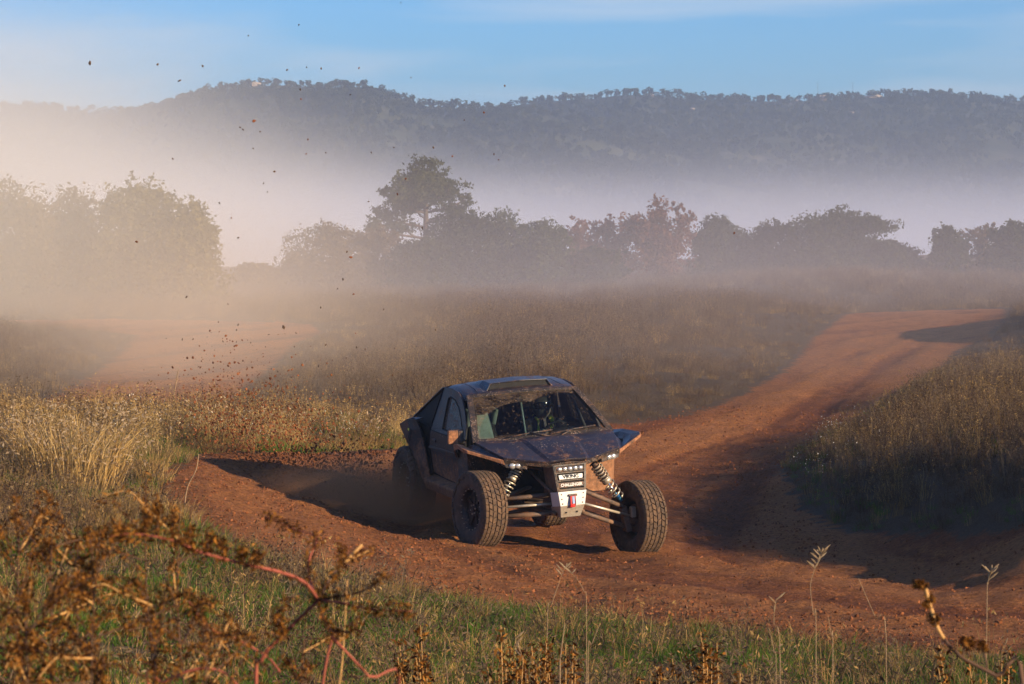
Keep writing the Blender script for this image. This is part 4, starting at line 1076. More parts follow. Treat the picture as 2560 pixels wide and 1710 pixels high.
hex_part('engine', [(-1.65, -0.40, 0.46), (-1.65, 0.40, 0.46), (-0.95, 0.40, 0.46), (-0.95, -0.40, 0.46)], [(-1.6, -0.36, 1.1), (-1.6, 0.36, 1.1), (-0.95, 0.36, 1.2), (-0.95, -0.36, 1.2)], M_DARK, bevel=0.05)
tube_part('rear_bumper', [(-1.75, -0.55, 0.62), (-1.86, -0.45, 0.70), (-1.86, 0.45, 0.70), (-1.75, 0.55, 0.62)], 0.03, M_STEELC)

# ---- wheels: tyre carcass, tread blocks, rim with spokes
def make_wheel():
    R0, W = 0.445, 0.295
    prof = [(0.235, -0.105), (0.265, -0.135), (0.33, -0.150), (0.395, -0.146), (0.424, -0.128), (0.430, -0.06), (0.431, 0), (0.430, 0.06), (0.424, 0.128), (0.395, 0.146), (0.33, 0.150), (0.265, 0.135), (0.235, 0.105)]
    n = 48; V = []; F = []
    for k in range(n):
        a = 2 * math.pi * k / n
        for r, y in prof: V.append((math.cos(a) * r, y, math.sin(a) * r))
    m = len(prof)
    for k in range(n):
        for i in range(m - 1):
            a = k * m + i; b = ((k + 1) % n) * m + i
            F.append((a, b, b + 1, a + 1))
    tyre = (V, F)
    TV = []; TF = []
    def block(a0, a1, y0, y1, skew, r0=0.424, r1=0.446, ty=0.004):
        o = len(TV); mid = (a0 + a1) / 2; da = (a1 - a0) / 2; k = 0.88
        for r, kk in ((r0, 1.0), (r1, k)):
            for (aa, yy) in ((mid - da * kk - skew, y0 + (0 if kk == 1 else ty)), (mid + da * kk - skew, y0 + (0 if kk == 1 else ty)), (mid + da * kk + skew, y1 - (0 if kk == 1 else ty)), (mid - da * kk + skew, y1 - (0 if kk == 1 else ty))):
                TV.append((math.cos(aa) * r, yy, math.sin(aa) * r))
        TF.extend([(o + 4, o + 5, o + 6, o + 7), (o, o + 1, o + 5, o + 4), (o + 1, o + 2, o + 6, o + 5), (o + 2, o + 3, o + 7, o + 6), (o + 3, o, o + 4, o + 7)])
    nb = 38; st = 2 * math.pi / nb
    for k in range(nb):
        a = k * st
        block(a, a + st * 0.90, -0.053, -0.003, 0.026); block(a + st * 0.5, a + st * 1.40, 0.003, 0.053, -0.026)
        block(a + st * 0.25, a + st * 1.14, -0.103, -0.058, -0.022); block(a + st * 0.75, a + st * 1.64, 0.058, 0.103, 0.022)
        L = k % 2
        # shoulder lugs wrap over the edge onto the sidewall
        for s in (-1, 1):
            o = len(TV); a0 = a + (0 if s < 0 else st * 0.5); a1 = a0 + st * 0.84
            low = 0.365 if L else 0.385
            prof2 = [(0.420, 0.106 * s), (0.447, 0.110 * s), (0.440, 0.140 * s), (0.412, 0.156 * s), (low, 0.158 * s), (low, 0.140 * s)]
            for aa in (a0, a1):
                for r, y in prof2: TV.append((math.cos(aa) * r, y, math.sin(aa) * r))
            for i in range(5): TF.append((o + i, o + i + 1, o + 6 + i + 1, o + 6 + i))
            TF.append(tuple(o + i for i in range(6))); TF.append(tuple(o + 6 + i for i in range(6))[::-1])
    # rim: barrel, beadlock ring, spokes, hub
    RV = []; RF = []
    rprof = [(0.240, -0.112), (0.250, -0.118), (0.232, -0.100), (0.210, -0.06), (0.205, 0.06), (0.232, 0.10), (0.250, 0.118), (0.240, 0.112)]
    for k in range(36):
        a = 2 * math.pi * k / 36
        for r, y in rprof: RV.append((math.cos(a) * r, y, math.sin(a) * r))
    for k in range(36):
        for i in range(len(rprof) - 1):
            a = k * len(rprof) + i; b = ((k + 1) % 36) * len(rprof) + i; RF.append((a, b, b + 1, a + 1))
    barrel = (RV, RF)
    spokes = []
    for k in range(8):
        a = 2 * math.pi * k / 8; Rk = Matrix.Rotation(-a, 3, 'Y')
        bx, bf = box_geo((0.14, -0.052, 0), (0.16, 0.022, 0.040)); spokes.append(([tuple(Rk @ Vector(v)) for v in bx], bf))
    spokes.append(tube([(0, -0.08, 0), (0, -0.03, 0)], [0.070, 0.080], 20)); spokes.append(tube([(0, -0.095, 0), (0, -0.06, 0)], [0.034, 0.036], 14))
    spokes.append(tube([(0, -0.045, 0), (0, -0.036, 0)], [0.206, 0.206], 24))
    bolts = [tube([(math.cos(a) * 0.055, -0.092, math.sin(a) * 0.055), (math.cos(a) * 0.055, -0.078, math.sin(a) * 0.055)], [0.010, 0.010], 6) for a in [2 * math.pi * k / 6 for k in range(6)]]
    ring = [tube([(math.cos(a) * 0.236, -0.124, math.sin(a) * 0.236), (math.cos(a) * 0.236, -0.112, math.sin(a) * 0.236)], [0.007, 0.007], 5) for a in [2 * math.pi * k / 20 for k in range(20)]]
    hub = [tube([(0, 0.02, 0), (0, 0.13, 0)], [0.085, 0.070], 16), tube([(0, 0.035, 0), (0, 0.050, 0)], [0.165, 0.165], 28)]
    def md(name, geo, mat, sm):
        me = bpy.data.meshes.new(name); me.from_pydata([tuple(v) for v in geo[0]], [], geo[1]); me.materials.append(mat); me.validate()
        if sm: me.polygons.foreach_set('use_smooth', [True] * len(me.polygons))
        bmm = bmesh.new(); bmm.from_mesh(me); bmesh.ops.recalc_face_normals(bmm, faces=bmm.faces); bmm.to_mesh(me); bmm.free()
        return me
    return [('tyre', md('tyre', tyre, M_RUBBER, True)), ('tread', md('tread', (TV, TF), M_TREAD, False)), ('rim', md('rim', barrel, M_RIM, True)), ('spokes', md('spokes', join_geo(spokes), M_RIM, False)),
            ('wheel_nuts', md('wheel_nuts', join_geo(bolts + ring), M_SPRING, False)), ('brake_hub', md('brake_hub', join_geo(hub), M_STEELC, False))]
WH = make_wheel()
WHEELS = [('FR', (1.34, -0.968, 0.548), -1, 8), ('FL', (1.40, 0.975, 0.262), 1, 8), ('RR', (-1.33, -0.895, 0.475), -1, 0), ('RL', (-1.36, 0.885, 0.185), 1, 0)]
LBL = {'FR': 'front wheel on the shaded flank, showing its black rim', 'FL': 'front wheel drooping on the sunlit side, showing its inner face', 'RR': 'rear wheel half lost in dust', 'RL': 'rear wheel seen below the nose'}
for nm, loc, s, steer in WHEELS:
    w = empty('wheel', (0, 0, 0)); w.parent = buggy; w['label'] = LBL[nm]
    Rw = Matrix.Rotation(rad(steer), 3, 'Z') @ Matrix.Rotation(rad(4.5 if nm[0] == 'F' else 2.0), 3, 'X').transposed() @ Matrix.Rotation(rad(180 if s > 0 else 0), 3, 'Z') @ Matrix.Rotation(rad(37 * (1 + len(nm)) + loc[0] * 40), 3, 'Y')
    # built with the outer face towards -y
    w.matrix_basis = Matrix.Translation(Vector(loc)) @ Rw.to_4x4()
    for pn, me in WH:
        o = bpy.data.objects.new(pn, me); COL.objects.link(o); o.parent = w
        if pn in ('tread', 'wheel_nuts', 'spokes'): o['kind'] = 'stuff'

# ---- suspension arms, rods, springs
ARMS = {1: [((1.60, 0.20, 0.70), (1.47, 0.76, 0.43), 0.026), ((1.10, 0.22, 0.72), (1.42, 0.76, 0.43), 0.024), ((1.62, 0.18, 0.555), (1.50, 0.82, 0.325), 0.017), ((1.60, 0.18, 0.445), (1.41, 0.82, 0.175), 0.027), ((1.05, 0.22, 0.44), (1.39, 0.82, 0.175), 0.026)],
        -1: [((1.56, 0.20, 0.675), (1.42, 0.76, 0.650), 0.026), ((1.06, 0.22, 0.70), (1.38, 0.76, 0.650), 0.024), ((1.60, 0.18, 0.575), (1.46, 0.80, 0.565), 0.017), ((1.60, 0.18, 0.465), (1.38, 0.82, 0.445), 0.027), ((1.05, 0.22, 0.44), (1.35, 0.82, 0.445), 0.026)]}
for s, lst in ARMS.items():
    for k, (a, b, r) in enumerate(lst):
        nmn = ('upper_arm', 'upper_arm', 'tie_rod', 'lower_arm', 'lower_arm')[k]
        tube_part(nmn, [S(a, s), S(tuple((np.array(a) * 0.55 + np.array(b) * 0.45)), s), S(b, s)], [r, r * 1.02, r * 0.9], M_STEELC if nmn != 'tie_rod' else M_SPRING, sides=9)
    wl_ = WHEELS[1 if s > 0 else 0][1]
    up = hex_part('upright', [S((wl_[0] - 0.06, 0.80, wl_[2] - 0.15), s), S((wl_[0] + 0.07, 0.80, wl_[2] - 0.15), s), S((wl_[0] + 0.07, 0.88, wl_[2] - 0.13), s), S((wl_[0] - 0.06, 0.88, wl_[2] - 0.13), s)], [S((wl_[0] - 0.04, 0.74, wl_[2] + 0.17), s), S((wl_[0] + 0.05, 0.74, wl_[2] + 0.17), s), S((wl_[0] + 0.05, 0.82, wl_[2] + 0.17), s), S((wl_[0] - 0.04, 0.82, wl_[2] + 0.17), s)], M_STEELC, bevel=0.015)
    box_part('brake_caliper', (wl_[0] + 0.10, s * 0.87, wl_[2] + 0.10), (0.07, 0.06, 0.12), M_SPRING, up)
def coilover(top, bot, s):
    t = Vector(S(top, s)); b = Vector(S(bot, s)); d = (b - t); L = d.length; u = d.normalized(); o1 = u.orthogonal().normalized(); o2 = u.cross(o1)
    c = tube_part('shock_absorber', [t, t + u * L * 0.46], 0.040, M_STEELC, buggy, 12)
    tube_part('shock_collar', [t + u * L * 0.40, t + u * L * 0.50], 0.056, M_SPRING, c, 14)
    tube_part('shock_shaft', [t + u * L * 0.46, b - u * 0.06], 0.014, M_CHROME, c, 8)
    tube_part('shock_foot', [b - u * 0.10, b], [0.030, 0.024], M_BLUE, c, 10)
    for (f0, f1, turns, nm) in ((0.03, 0.40, 5.0, 'upper_spring'), (0.50, 0.90, 3.6, 'lower_spring')):
        path = [t + u * L * (f0 + (f1 - f0) * k / 60) + (o1 * math.cos(turns * 2 * math.pi * k / 60) + o2 * math.sin(turns * 2 * math.pi * k / 60)) * 0.062 for k in range(61)]
        V, F = tube(path, [0.0105] * 61, 6); part(nm, V, F, M_SPRING, c, smooth=True)
coilover((1.50, 0.40, 0.985), (1.46, 0.745, 0.500), 1)
coilover((1.30, 0.42, 1.02), (1.34, 0.70, 0.665), -1)

# ---- cockpit
box_part('dashboard', (0.70, 0, 1.14), (0.34, 1.40, 0.16), M_INT, bevel=0.03)
hex_part('instrument_hood', [(0.56, 0.20, 1.21), (0.56, 0.56, 1.21), (0.70, 0.56, 1.21), (0.70, 0.20, 1.21)], [(0.55, 0.22, 1.29), (0.55, 0.54, 1.29), (0.68, 0.52, 1.25), (0.68, 0.24, 1.25)], M_INT, bevel=0.015)
part('cabin_rear_wall', [(-0.62, -0.78, 0.55), (-0.62, 0.78, 0.55), (-0.50, 0.66, 1.73), (-0.50, -0.66, 1.73)], [(0, 1, 2, 3)], M_INT, solid=0.02, offset=0)
for s in (-1, 1):
    st = hex_part('seat', [(-0.05, s * 0.36 - 0.24, 0.62), (-0.05, s * 0.36 + 0.24, 0.62), (0.42, s * 0.36 + 0.24, 0.68), (0.42, s * 0.36 - 0.24, 0.68)], [(-0.08, s * 0.36 - 0.22, 0.78), (-0.08, s * 0.36 + 0.22, 0.78), (0.42, s * 0.36 + 0.22, 0.82), (0.42, s * 0.36 - 0.22, 0.82)], M_SEAT, bevel=0.03)
    hex_part('backrest', [(-0.02, s * 0.36 - 0.23, 0.70), (-0.02, s * 0.36 + 0.23, 0.70), (-0.16, s * 0.36 + 0.25, 0.70), (-0.16, s * 0.36 - 0.25, 0.70)], [(-0.28, s * 0.36 - 0.16, 1.42), (-0.28, s * 0.36 + 0.16, 1.42), (-0.38, s * 0.36 + 0.16, 1.42), (-0.38, s * 0.36 - 0.16, 1.42)], M_SEAT, st, 0.04)
    for q in (-1, 1):
        hex_part('head_bolster', [(-0.24, s * 0.36 + q * 0.13, 1.26), (-0.24, s * 0.36 + q * 0.19, 1.26), (-0.36, s * 0.36 + q * 0.19, 1.24), (-0.36, s * 0.36 + q * 0.13, 1.24)], [(-0.14, s * 0.36 + q * 0.14, 1.46), (-0.14, s * 0.36 + q * 0.20, 1.46), (-0.36, s * 0.36 + q * 0.20, 1.48), (-0.36, s * 0.36 + q * 0.14, 1.48)], M_SEAT if s > 0 else M_SEATPAD, st, 0.02)
    if s < 0: hex_part('seat_pad', [(-0.02, -0.46, 1.02), (-0.02, -0.26, 1.02), (-0.05, -0.26, 1.02), (-0.05, -0.46, 1.02)], [(-0.22, -0.46, 1.42), (-0.22, -0.26, 1.42), (-0.26, -0.26, 1.42), (-0.26, -0.46, 1.42)], M_SEATPAD, st, 0.01)
cage = empty('roll_cage'); cage.parent = buggy
for s in (-1, 1):
    tube_part('cage_tube', [(0.62, s * 0.72, 1.10), (0.28, s * 0.62, 1.60), (0.12, s * 0.60, 1.68), (-0.42, s * 0.60, 1.70), (-0.50, s * 0.64, 1.2)], 0.022, M_INT, cage)
tube_part('cage_tube', [(0.12, -0.60, 1.68), (0.12, 0.60, 1.68)], 0.020, M_INT, cage)
tube_part('cage_tube', [(-0.45, -0.62, 1.30), (-0.42, 0.60, 1.70)], 0.020, M_INT, cage)
tube_part('cage_tube', [(0.30, 0.02, 1.12), (0.10, 0.02, 1.67)], 0.012, M_SEATPAD, cage)
sw_c = Vector((0.40, 0.36, 1.20)); sw_n = Vector((-0.90, 0, 0.43)).normalized(); sw_u = Vector((0, 1, 0)); sw_v = sw_n.cross(sw_u)
ring = [sw_c + (sw_u * math.cos(2 * math.pi * k / 28) + sw_v * math.sin(2 * math.pi * k / 28)) * 0.165 for k in range(29)]
sw = tube_part('steering_wheel', ring, 0.015, M_SEAT)
tube_part('steering_column', [sw_c, sw_c - sw_n * 0.28], [0.04, 0.025], M_INT, sw)
for a in (0.2, 2.2, 4.2): tube_part('wheel_spoke', [sw_c, sw_c + (sw_u * math.cos(a) + sw_v * math.sin(a)) * 0.16], 0.011, M_INT, sw, 6)
tg = box_part('rearview_mirror', (0.30, 0.0, 1.62), (0.03, 0.20, 0.06), M_INT, bevel=0.012)

# ---- the driver, strapped in behind the wheel
M_SUIT = flat_mat('dark_race_suit', (0.030, 0.032, 0.036), 0.85)
M_HELMET = flat_mat('helmet_shell', (0.10, 0.095, 0.09), 0.3)
M_VISOR = flat_mat('helmet_visor', (0.008, 0.008, 0.009), 0.08)
M_GLOVE = flat_mat('pale_glove', (0.42, 0.46, 0.40), 0.8)
person = empty('person'); person.matrix_world = buggy.matrix_world.copy()
tag(person, 'driver in dark suit and helmet behind the muddy windscreen, hands on the wheel', 'person')
def skin_body():
    J = {'pelvis': ((0.02, 0.36, 0.86), 0.15), 'belly': ((-0.05, 0.36, 1.02), 0.145), 'chest': ((-0.11, 0.36, 1.20), 0.155), 'neck': ((-0.11, 0.36, 1.36), 0.062), 'head': ((-0.09, 0.36, 1.44), 0.085), 'crown': ((-0.09, 0.36, 1.52), 0.075),
         'shl': ((-0.10, 0.545, 1.27), 0.075), 'ell': ((0.10, 0.63, 1.12), 0.052), 'wrl': ((0.335, 0.53, 1.20), 0.036), 'shr': ((-0.10, 0.175, 1.27), 0.075), 'elr': ((0.10, 0.10, 1.12), 0.052), 'wrr': ((0.335, 0.19, 1.20), 0.036),
         'hpl': ((0.06, 0.46, 0.86), 0.095), 'knl': ((0.50, 0.48, 0.98), 0.068), 'anl': ((0.84, 0.46, 0.68), 0.045), 'tol': ((0.96, 0.46, 0.70), 0.035), 'hpr': ((0.06, 0.26, 0.86), 0.095), 'knr': ((0.50, 0.24, 0.98), 0.068), 'anr': ((0.84, 0.26, 0.68), 0.045), 'tor': ((0.96, 0.26, 0.70), 0.035)}
    E = [('pelvis', 'belly'), ('belly', 'chest'), ('chest', 'neck'), ('neck', 'head'), ('head', 'crown'), ('chest', 'shl'), ('shl', 'ell'), ('ell', 'wrl'), ('chest', 'shr'), ('shr', 'elr'), ('elr', 'wrr'),
         ('pelvis', 'hpl'), ('hpl', 'knl'), ('knl', 'anl'), ('anl', 'tol'), ('pelvis', 'hpr'), ('hpr', 'knr'), ('knr', 'anr'), ('anr', 'tor')]
    names = list(J); me = bpy.data.meshes.new('body'); me.from_pydata([J[k][0] for k in names], [(names.index(a), names.index(b)) for a, b in E], [])
    o = bpy.data.objects.new('body', me); COL.objects.link(o); o.parent = person
    o.modifiers.new('skin', 'SKIN')
    for i, k in enumerate(names): me.skin_vertices[0].data[i].radius = (J[k][1], J[k][1])
    me.skin_vertices[0].data[0].use_root = True
    sb = o.modifiers.new('sub', 'SUBSURF'); sb.levels = 2; sb.render_levels = 2
    me.materials.append(M_SUIT)
    return o
skin_body()
for q, yw in ((1, 0.53), (-1, 0.19)):
    parts = [tube([(0.33, yw, 1.20), (0.39, yw - 0.005 * q, 1.215)], [0.034, 0.040], 10)]
    for k in range(4):
        zz = 1.185 + k * 0.020; parts.append(tube([(0.385, yw, zz + 0.005), (0.425, yw + 0.004 * q, zz + 0.012), (0.440, yw - 0.016 * q, zz + 0.008), (0.425, yw - 0.030 * q, zz)], [0.0105, 0.010, 0.009, 0.008 - 0.0004 * k], 6))
    parts.append(tube([(0.365, yw - 0.022 * q, 1.235), (0.395, yw - 0.040 * q, 1.245), (0.420, yw - 0.036 * q, 1.240)], [0.012, 0.011, 0.009], 6))
    V, F = join_geo(parts); mesh_obj('glove', V, F, M_GLOVE, person, True)
bm = bmesh.new(); bmesh.ops.create_uvsphere(bm, u_segments=24, v_segments=16, radius=1)
for v in bm.verts: v.co = Vector((v.co.x * (0.145 if v.co.x > 0 else 0.135), v.co.y * 0.122, v.co.z * 0.150 - (0.02 if v.co.x > 0.3 and v.co.z < -0.2 else 0)))
hel = bm_obj('helmet', bm, M_HELMET, person, True); hel.location = (-0.085, 0.36, 1.475)
bm = bmesh.new(); bmesh.ops.create_uvsphere(bm, u_segments=24, v_segments=16, radius=1)
bmesh.ops.delete(bm, geom=[v for v in bm.verts if v.co.x < 0.25 or abs(v.co.z - 0.05) > 0.40], context='VERTS')
for v in bm.verts: v.co = Vector((v.co.x * 0.150, v.co.y * 0.127, v.co.z * 0.155))
vis = bm_obj('visor', bm, M_VISOR, hel, True)
for yy, m_ in ((0.455, M_YELLOW), (0.275, M_YELLOW)):
    tube_part('harness_strap', [(-0.14, yy, 1.35), (0.02, yy, 1.31), (0.055, yy - 0.01, 1.20), (0.10, yy - 0.03, 1.05)], 0.030 if yy > 0.4 else 0.018, m_, person, 6)
strap2 = box_part('red_extinguisher', (0.42, 0.02, 1.10), (0.10, 0.26, 0.09), M_RED, bevel=0.03)
# ================================================================== grass, weeds and clods
M_STRAW = plant_mat('dry_straw', [(0.0, (0.18, 0.100, 0.036)), (0.4, (0.32, 0.195, 0.072)), (0.75, (0.46, 0.30, 0.115)), (1.0, (0.58, 0.42, 0.19))], 0.30)
M_GOLDS = plant_mat('golden_straw', [(0.0, (0.30, 0.175, 0.060)), (0.5, (0.52, 0.34, 0.125)), (1.0, (0.70, 0.51, 0.23))], 0.35, island=True)
M_BROWNW = plant_mat('brown_weed', [(0.0, (0.065, 0.042, 0.028)), (0.4, (0.125, 0.084, 0.054)), (0.75, (0.20, 0.140, 0.085)), (1.0, (0.32, 0.235, 0.14))], 0.25)
M_RUSSET = plant_mat('russet_weed', [(0.0, (0.050, 0.028, 0.018)), (0.4, (0.095, 0.056, 0.035)), (0.75, (0.155, 0.096, 0.058)), (1.0, (0.25, 0.17, 0.10))], 0.25)
M_GREENG = plant_mat('green_grass', [(0.0, (0.050, 0.100, 0.014)), (0.5, (0.090, 0.165, 0.024)), (1.0, (0.17, 0.24, 0.048))], 0.35)
M_DRYLEAF = plant_mat('dry_seed_husk', [(0.0, (0.020, 0.008, 0.004)), (0.35, (0.075, 0.028, 0.009)), (0.65, (0.22, 0.085, 0.018)), (1.0, (0.46, 0.20, 0.040))], 0.35, island=True)
M_REDSTEM = flat_mat('red_stem', (0.25, 0.060, 0.034), 0.8)
M_TANSTEM = flat_mat('tan_stem', (0.50, 0.27, 0.09), 0.8)
M_PALESTEM = flat_mat('pale_stem', (0.30, 0.195, 0.105), 0.85)
M_DARKSTEM = flat_mat('dark_stem', (0.085, 0.040, 0.020), 0.8)
M_WHITEF = flat_mat('white_petal', (0.72, 0.70, 0.62), 0.8)
def husk(o): o['kind'] = 'stuff'; return o
M_PALEHUSK = plant_mat('pale_husk', [(0.0, (0.34, 0.23, 0.13)), (1.0, (0.60, 0.46, 0.30))], 0.4, island=True)

def blades(rng, n, h, spread, width, lean, tip=0.0):
    """curved thin blades, three vertices high"""
    a = rng.uniform(0, 2 * math.pi, n); r = spread * np.sqrt(rng.random(n))
    b0 = np.c_[np.cos(a) * r, np.sin(a) * r, np.full(n, -0.02)]
    ld = a + rng.normal(0, 0.7, n); hh = rng.uniform(h[0], h[1], n); ll = hh * rng.uniform(lean[0], lean[1], n)
    d = np.c_[np.cos(ld), np.sin(ld), np.zeros(n)]
    up = np.zeros((n, 3)); up[:, 2] = 1
    m = b0 + up * (hh * 0.55)[:, None] + d * (ll * 0.35)[:, None]
    t = b0 + up * (hh * np.sqrt(np.maximum(1 - (ll / hh * 0.7) ** 2, 0.15)))[:, None] + d * ll[:, None]
    wa = rng.uniform(0, math.pi, n); w = np.c_[np.cos(wa), np.sin(wa), np.zeros(n)] * (width * rng.uniform(0.7, 1.3, n))[:, None] / 2
    V = np.stack([b0 - w, b0 + w, m + w * 0.8, m - w * 0.8, t], 1).reshape(-1, 3)
    o = np.arange(n)[:, None] * 5
    F = [tuple(q) for q in (o + [0, 1, 2, 3])] + [tuple(q) for q in (o + [3, 2, 4])]
    return V, F, t
def bits(rng, centers, size, elong=1.6):
    v, f = leaf_faces(np.asarray(centers), size, rng, elong)
    return v, [tuple(q) for q in f]
def src(kind, seed, mat, k=1.0, wmul=1.0):
    rng = np.random.default_rng(seed); parts = []
    if kind == 'tall':
        V, F, t = blades(rng, 13, (0.28 * k, 0.72 * k), 0.11, 0.0055 * wmul, (0.05, 0.5)); parts.append((V, F))
        c = np.concatenate([t + rng.normal(0, 0.012, t.shape) - np.array([0, 0, 0.02 * j]) for j in range(3)]); parts.append(bits(rng, c, 0.011 * wmul))
        V, F, t = blades(rng, 12, (0.10, 0.3), 0.12, 0.006 * wmul, (0.3, 1.0)); parts.append((V, F))
    elif kind == 'low':
        V, F, t = blades(rng, 30, (0.08 * k, 0.30 * k), 0.13, 0.0055 * wmul, (0.3, 1.1)); parts.append((V, F))
    elif kind == 'green':
        V, F, t = blades(rng, 34, (0.05 * k, 0.17 * k), 0.12, 0.006 * wmul, (0.2, 0.9)); parts.append((V, F))
    elif kind == 'weed':
        V, F, t = blades(rng, 9, (0.25 * k, 0.55 * k), 0.10, 0.006 * wmul, (0.1, 0.6)); parts.append((V, F))
        c = []
        for p in t:
            b = p * np.array([0.35, 0.35, 0.1])
            for j in range(9):
                f = rng.uniform(0.35, 1.0); q = b + (p - b) * f
                c.append(q + rng.normal(0, 0.025, 3))
        parts.append(bits(rng, c, 0.009 * wmul, 2.2))
    elif kind == 'patch':     # wide loose patch for the far field
        V, F, t = blades(rng, 46, (0.14 * k, 0.60 * k), 0.36, 0.0075 * wmul, (0.02, 0.42)); parts.append((V, F))
        c = np.concatenate([t + rng.normal(0, 0.015, t.shape) - np.array([0, 0, 0.05 * j]) for j in range(2)]); parts.append(bits(rng, c, 0.013 * wmul, 2.4))
    V, F = join_geo(parts)
    return mesh_obj('g', V, F, mat, link=False)

def sample(n, y0, y1, margin=1.28, pw=1.0):
    y = (RNG.random(n) * (y1 ** pw - y0 ** pw) + y0 ** pw) ** (1 / pw)
    x = RNG.uniform(-1, 1, n) * (0.18 * y * margin + 1.2)
    return x, y
def place(name, x, y, idx, sources, s0, s1, label, cat, tilt=0.12, sink=0.0, edge=None):
    z = height(x, y) - sink; n = len(x)
    s = RNG.uniform(s0, s1, n)
    if edge: s = s * (edge[0] + (1 - edge[0]) * np.clip(track_dist(x, y) / edge[1], 0, 1)) * (0.7 + 0.6 * fbm(x * 0.5 + 7, y * 0.35, 3))
    rot = np.c_[RNG.normal(0, tilt, n), RNG.normal(0, tilt, n), RNG.uniform(0, 6.28, n)]
    o = gn_scatter(name, np.c_[x, y, z], rot, np.c_[s, s, s * RNG.uniform(0.8, 1.2, n)], idx, sources)
    tag(o, label, cat, kind='stuff'); return o
def buggy_clear(x, y):
    return (np.abs(x - 0.2) > 1.9) | (np.abs(y - 34.2) > 2.6)

# --- near grass: the bank in front and the verge on the left
x, y = sample(52000, 7, 47, 1.3, 1.6)
d = track_dist(x, y)
patch = fbm(x * 0.55 + 3, y * 0.4, 3); dens = fbm(x * 1.7, y * 1.3, 3)
keep = (d > 0.12 + 0.5 * (dens - 0.5)) & (x < 3.4 + 0 * y) | ((d > 0.1) & (y < 30)) 
keep &= (dens > 0.28) & (y > 7.5)
x, y, d, patch, dens = (v[keep] for v in (x, y, d, patch, dens))
lush = patch + 0.14 * np.clip((29 - y) / 6, -0.4, 1) - 0.06 * np.clip((-x - 3) / 3, 0, 1)
r = RNG.random(len(x))
gp = np.exp(-((x + 4.1) / 0.7) ** 2 - ((y - 36.2) / 1.3) ** 2)
is_green = (lush + 0.3 * gp > 0.49) & (r < 0.82) | (r < 0.20)
near_src = [src('green', 1, M_GREENG), src('green', 2, M_GREENG), src('low', 3, M_STRAW), src('low', 4, M_BROWNW), src('weed', 5, M_BROWNW), src('tall', 6, M_STRAW, 0.7), src('weed', 7, M_RUSSET)]
tallish = np.clip((d - 0.5) / 1.5, 0.0, 1) * np.where(y > 31, 1.0, 0.45)
r2 = RNG.random(len(x))
dry_idx = np.where(r2 < 0.44, 2, np.where(r2 < 0.74, 3, np.where(r2 < 0.74 + 0.10 * tallish, 5, np.where(r2 < 0.90, 4, 6))))
dry_idx = np.where((tallish < 0.25) & (dry_idx >= 4) & (RNG.random(len(x)) < 0.7), 2, dry_idx)
idx = np.where(is_green, RNG.integers(0, 2, len(x)), dry_idx)
place('near_grass', x, y, idx, near_src, 0.75, 1.25, 'mixed green and straw-coloured grass on the near bank and left verge', 'grass', sink=0.01)
# taller golden fringe behind the left verge
x, y = sample(9000, 35.5, 48, 1.25)
d = track_dist(x, y)
keep = (d > 0.25) & (x < 0.4 - 0.02 * (y - 42)) & (fbm(x * 1.1 + 9, y * 0.8, 3) > 0.42)
x, y = x[keep], y[keep]
gold_src = [src('tall', 11, M_GOLDS, 0.85), src('tall', 12, M_GOLDS, 0.7), src('weed', 13, M_BROWNW, 1.0), src('low', 14, M_STRAW, 1.3)]
place('golden_grass', x, y, RNG.choice([0, 1, 2, 3], len(x), p=[0.3, 0.2, 0.25, 0.25]), gold_src, 0.5, 1.0, 'golden dry grass standing along the far edge of the left verge', 'grass')
# bank on the inside of the turn
x, y = sample(38000, 27, 72, 1.3, 1.4)
d = track_dist(x, y)
keep = (d > 0.10) & (x > 2.0) & (x > 3.2 - 0.0 * y) & (fbm(x * 1.3 + 2, y * 0.9, 3) > 0.30)
keep &= ~((y > 46) & (x < 5.4 + (y - 52) * 0.23))
x, y, d = x[keep], y[keep], d[keep]
bank_src = [src('tall', 21, M_BROWNW, 0.85), src('weed', 22, M_RUSSET, 1.2), src('weed', 23, M_BROWNW, 1.15), src('low', 24, M_BROWNW, 1.3), src('tall', 25, M_STRAW, 0.85), src('low', 26, M_RUSSET, 1.2), src('green', 27, M_GREENG, 1.3)]
r = RNG.random(len(x))
idx = RNG.choice([0, 1, 2, 3, 4, 5, 6], len(x), p=[0.14, 0.2, 0.18, 0.17, 0.14, 0.14, 0.03])
idx = np.where((d < 0.7) & (r < 0.30), 6, np.where((d < 0.4) & (idx < 3), 3, idx))
place('bank_weeds', x, y, idx, bank_src, 0.5, 1.0, 'dense brown weeds covering the bank inside the bend', 'weeds', edge=(0.62, 1.4))
# field between the track and the trees
x, y = sample(60000, 44, 150, 1.2, 1.35)
d = track_dist(x, y)
cl = fbm(x * 0.35 + 1, y * 0.22, 3)
keep = (d > 0.25) & ~((x > 3.6) & (y < 72) & (x > 5.4 + (y - 52) * 0.23)) & ~((y < 48) & (x < -1)) & (RNG.random(len(x)) < 0.15 + 2.2 * np.clip(cl - 0.36, 0, 1)) & buggy_clear(x, y)
x, y = x[keep], y[keep]; cl = cl[keep]
field_src = [src('patch', 31, M_BROWNW, 1.0), src('patch', 32, M_BROWNW, 0.75), src('patch', 33, M_RUSSET, 0.9), src('patch', 34, M_STRAW, 0.75), src('patch', 35, M_RUSSET, 1.25)]
idx = RNG.choice(5, len(x), p=[0.32, 0.25, 0.22, 0.12, 0.09])
place('field_weeds', x, y, idx, field_src, 0.45, 1.05, 'brown dry weeds filling the field behind the track', 'weeds', edge=(0.35, 5.0))
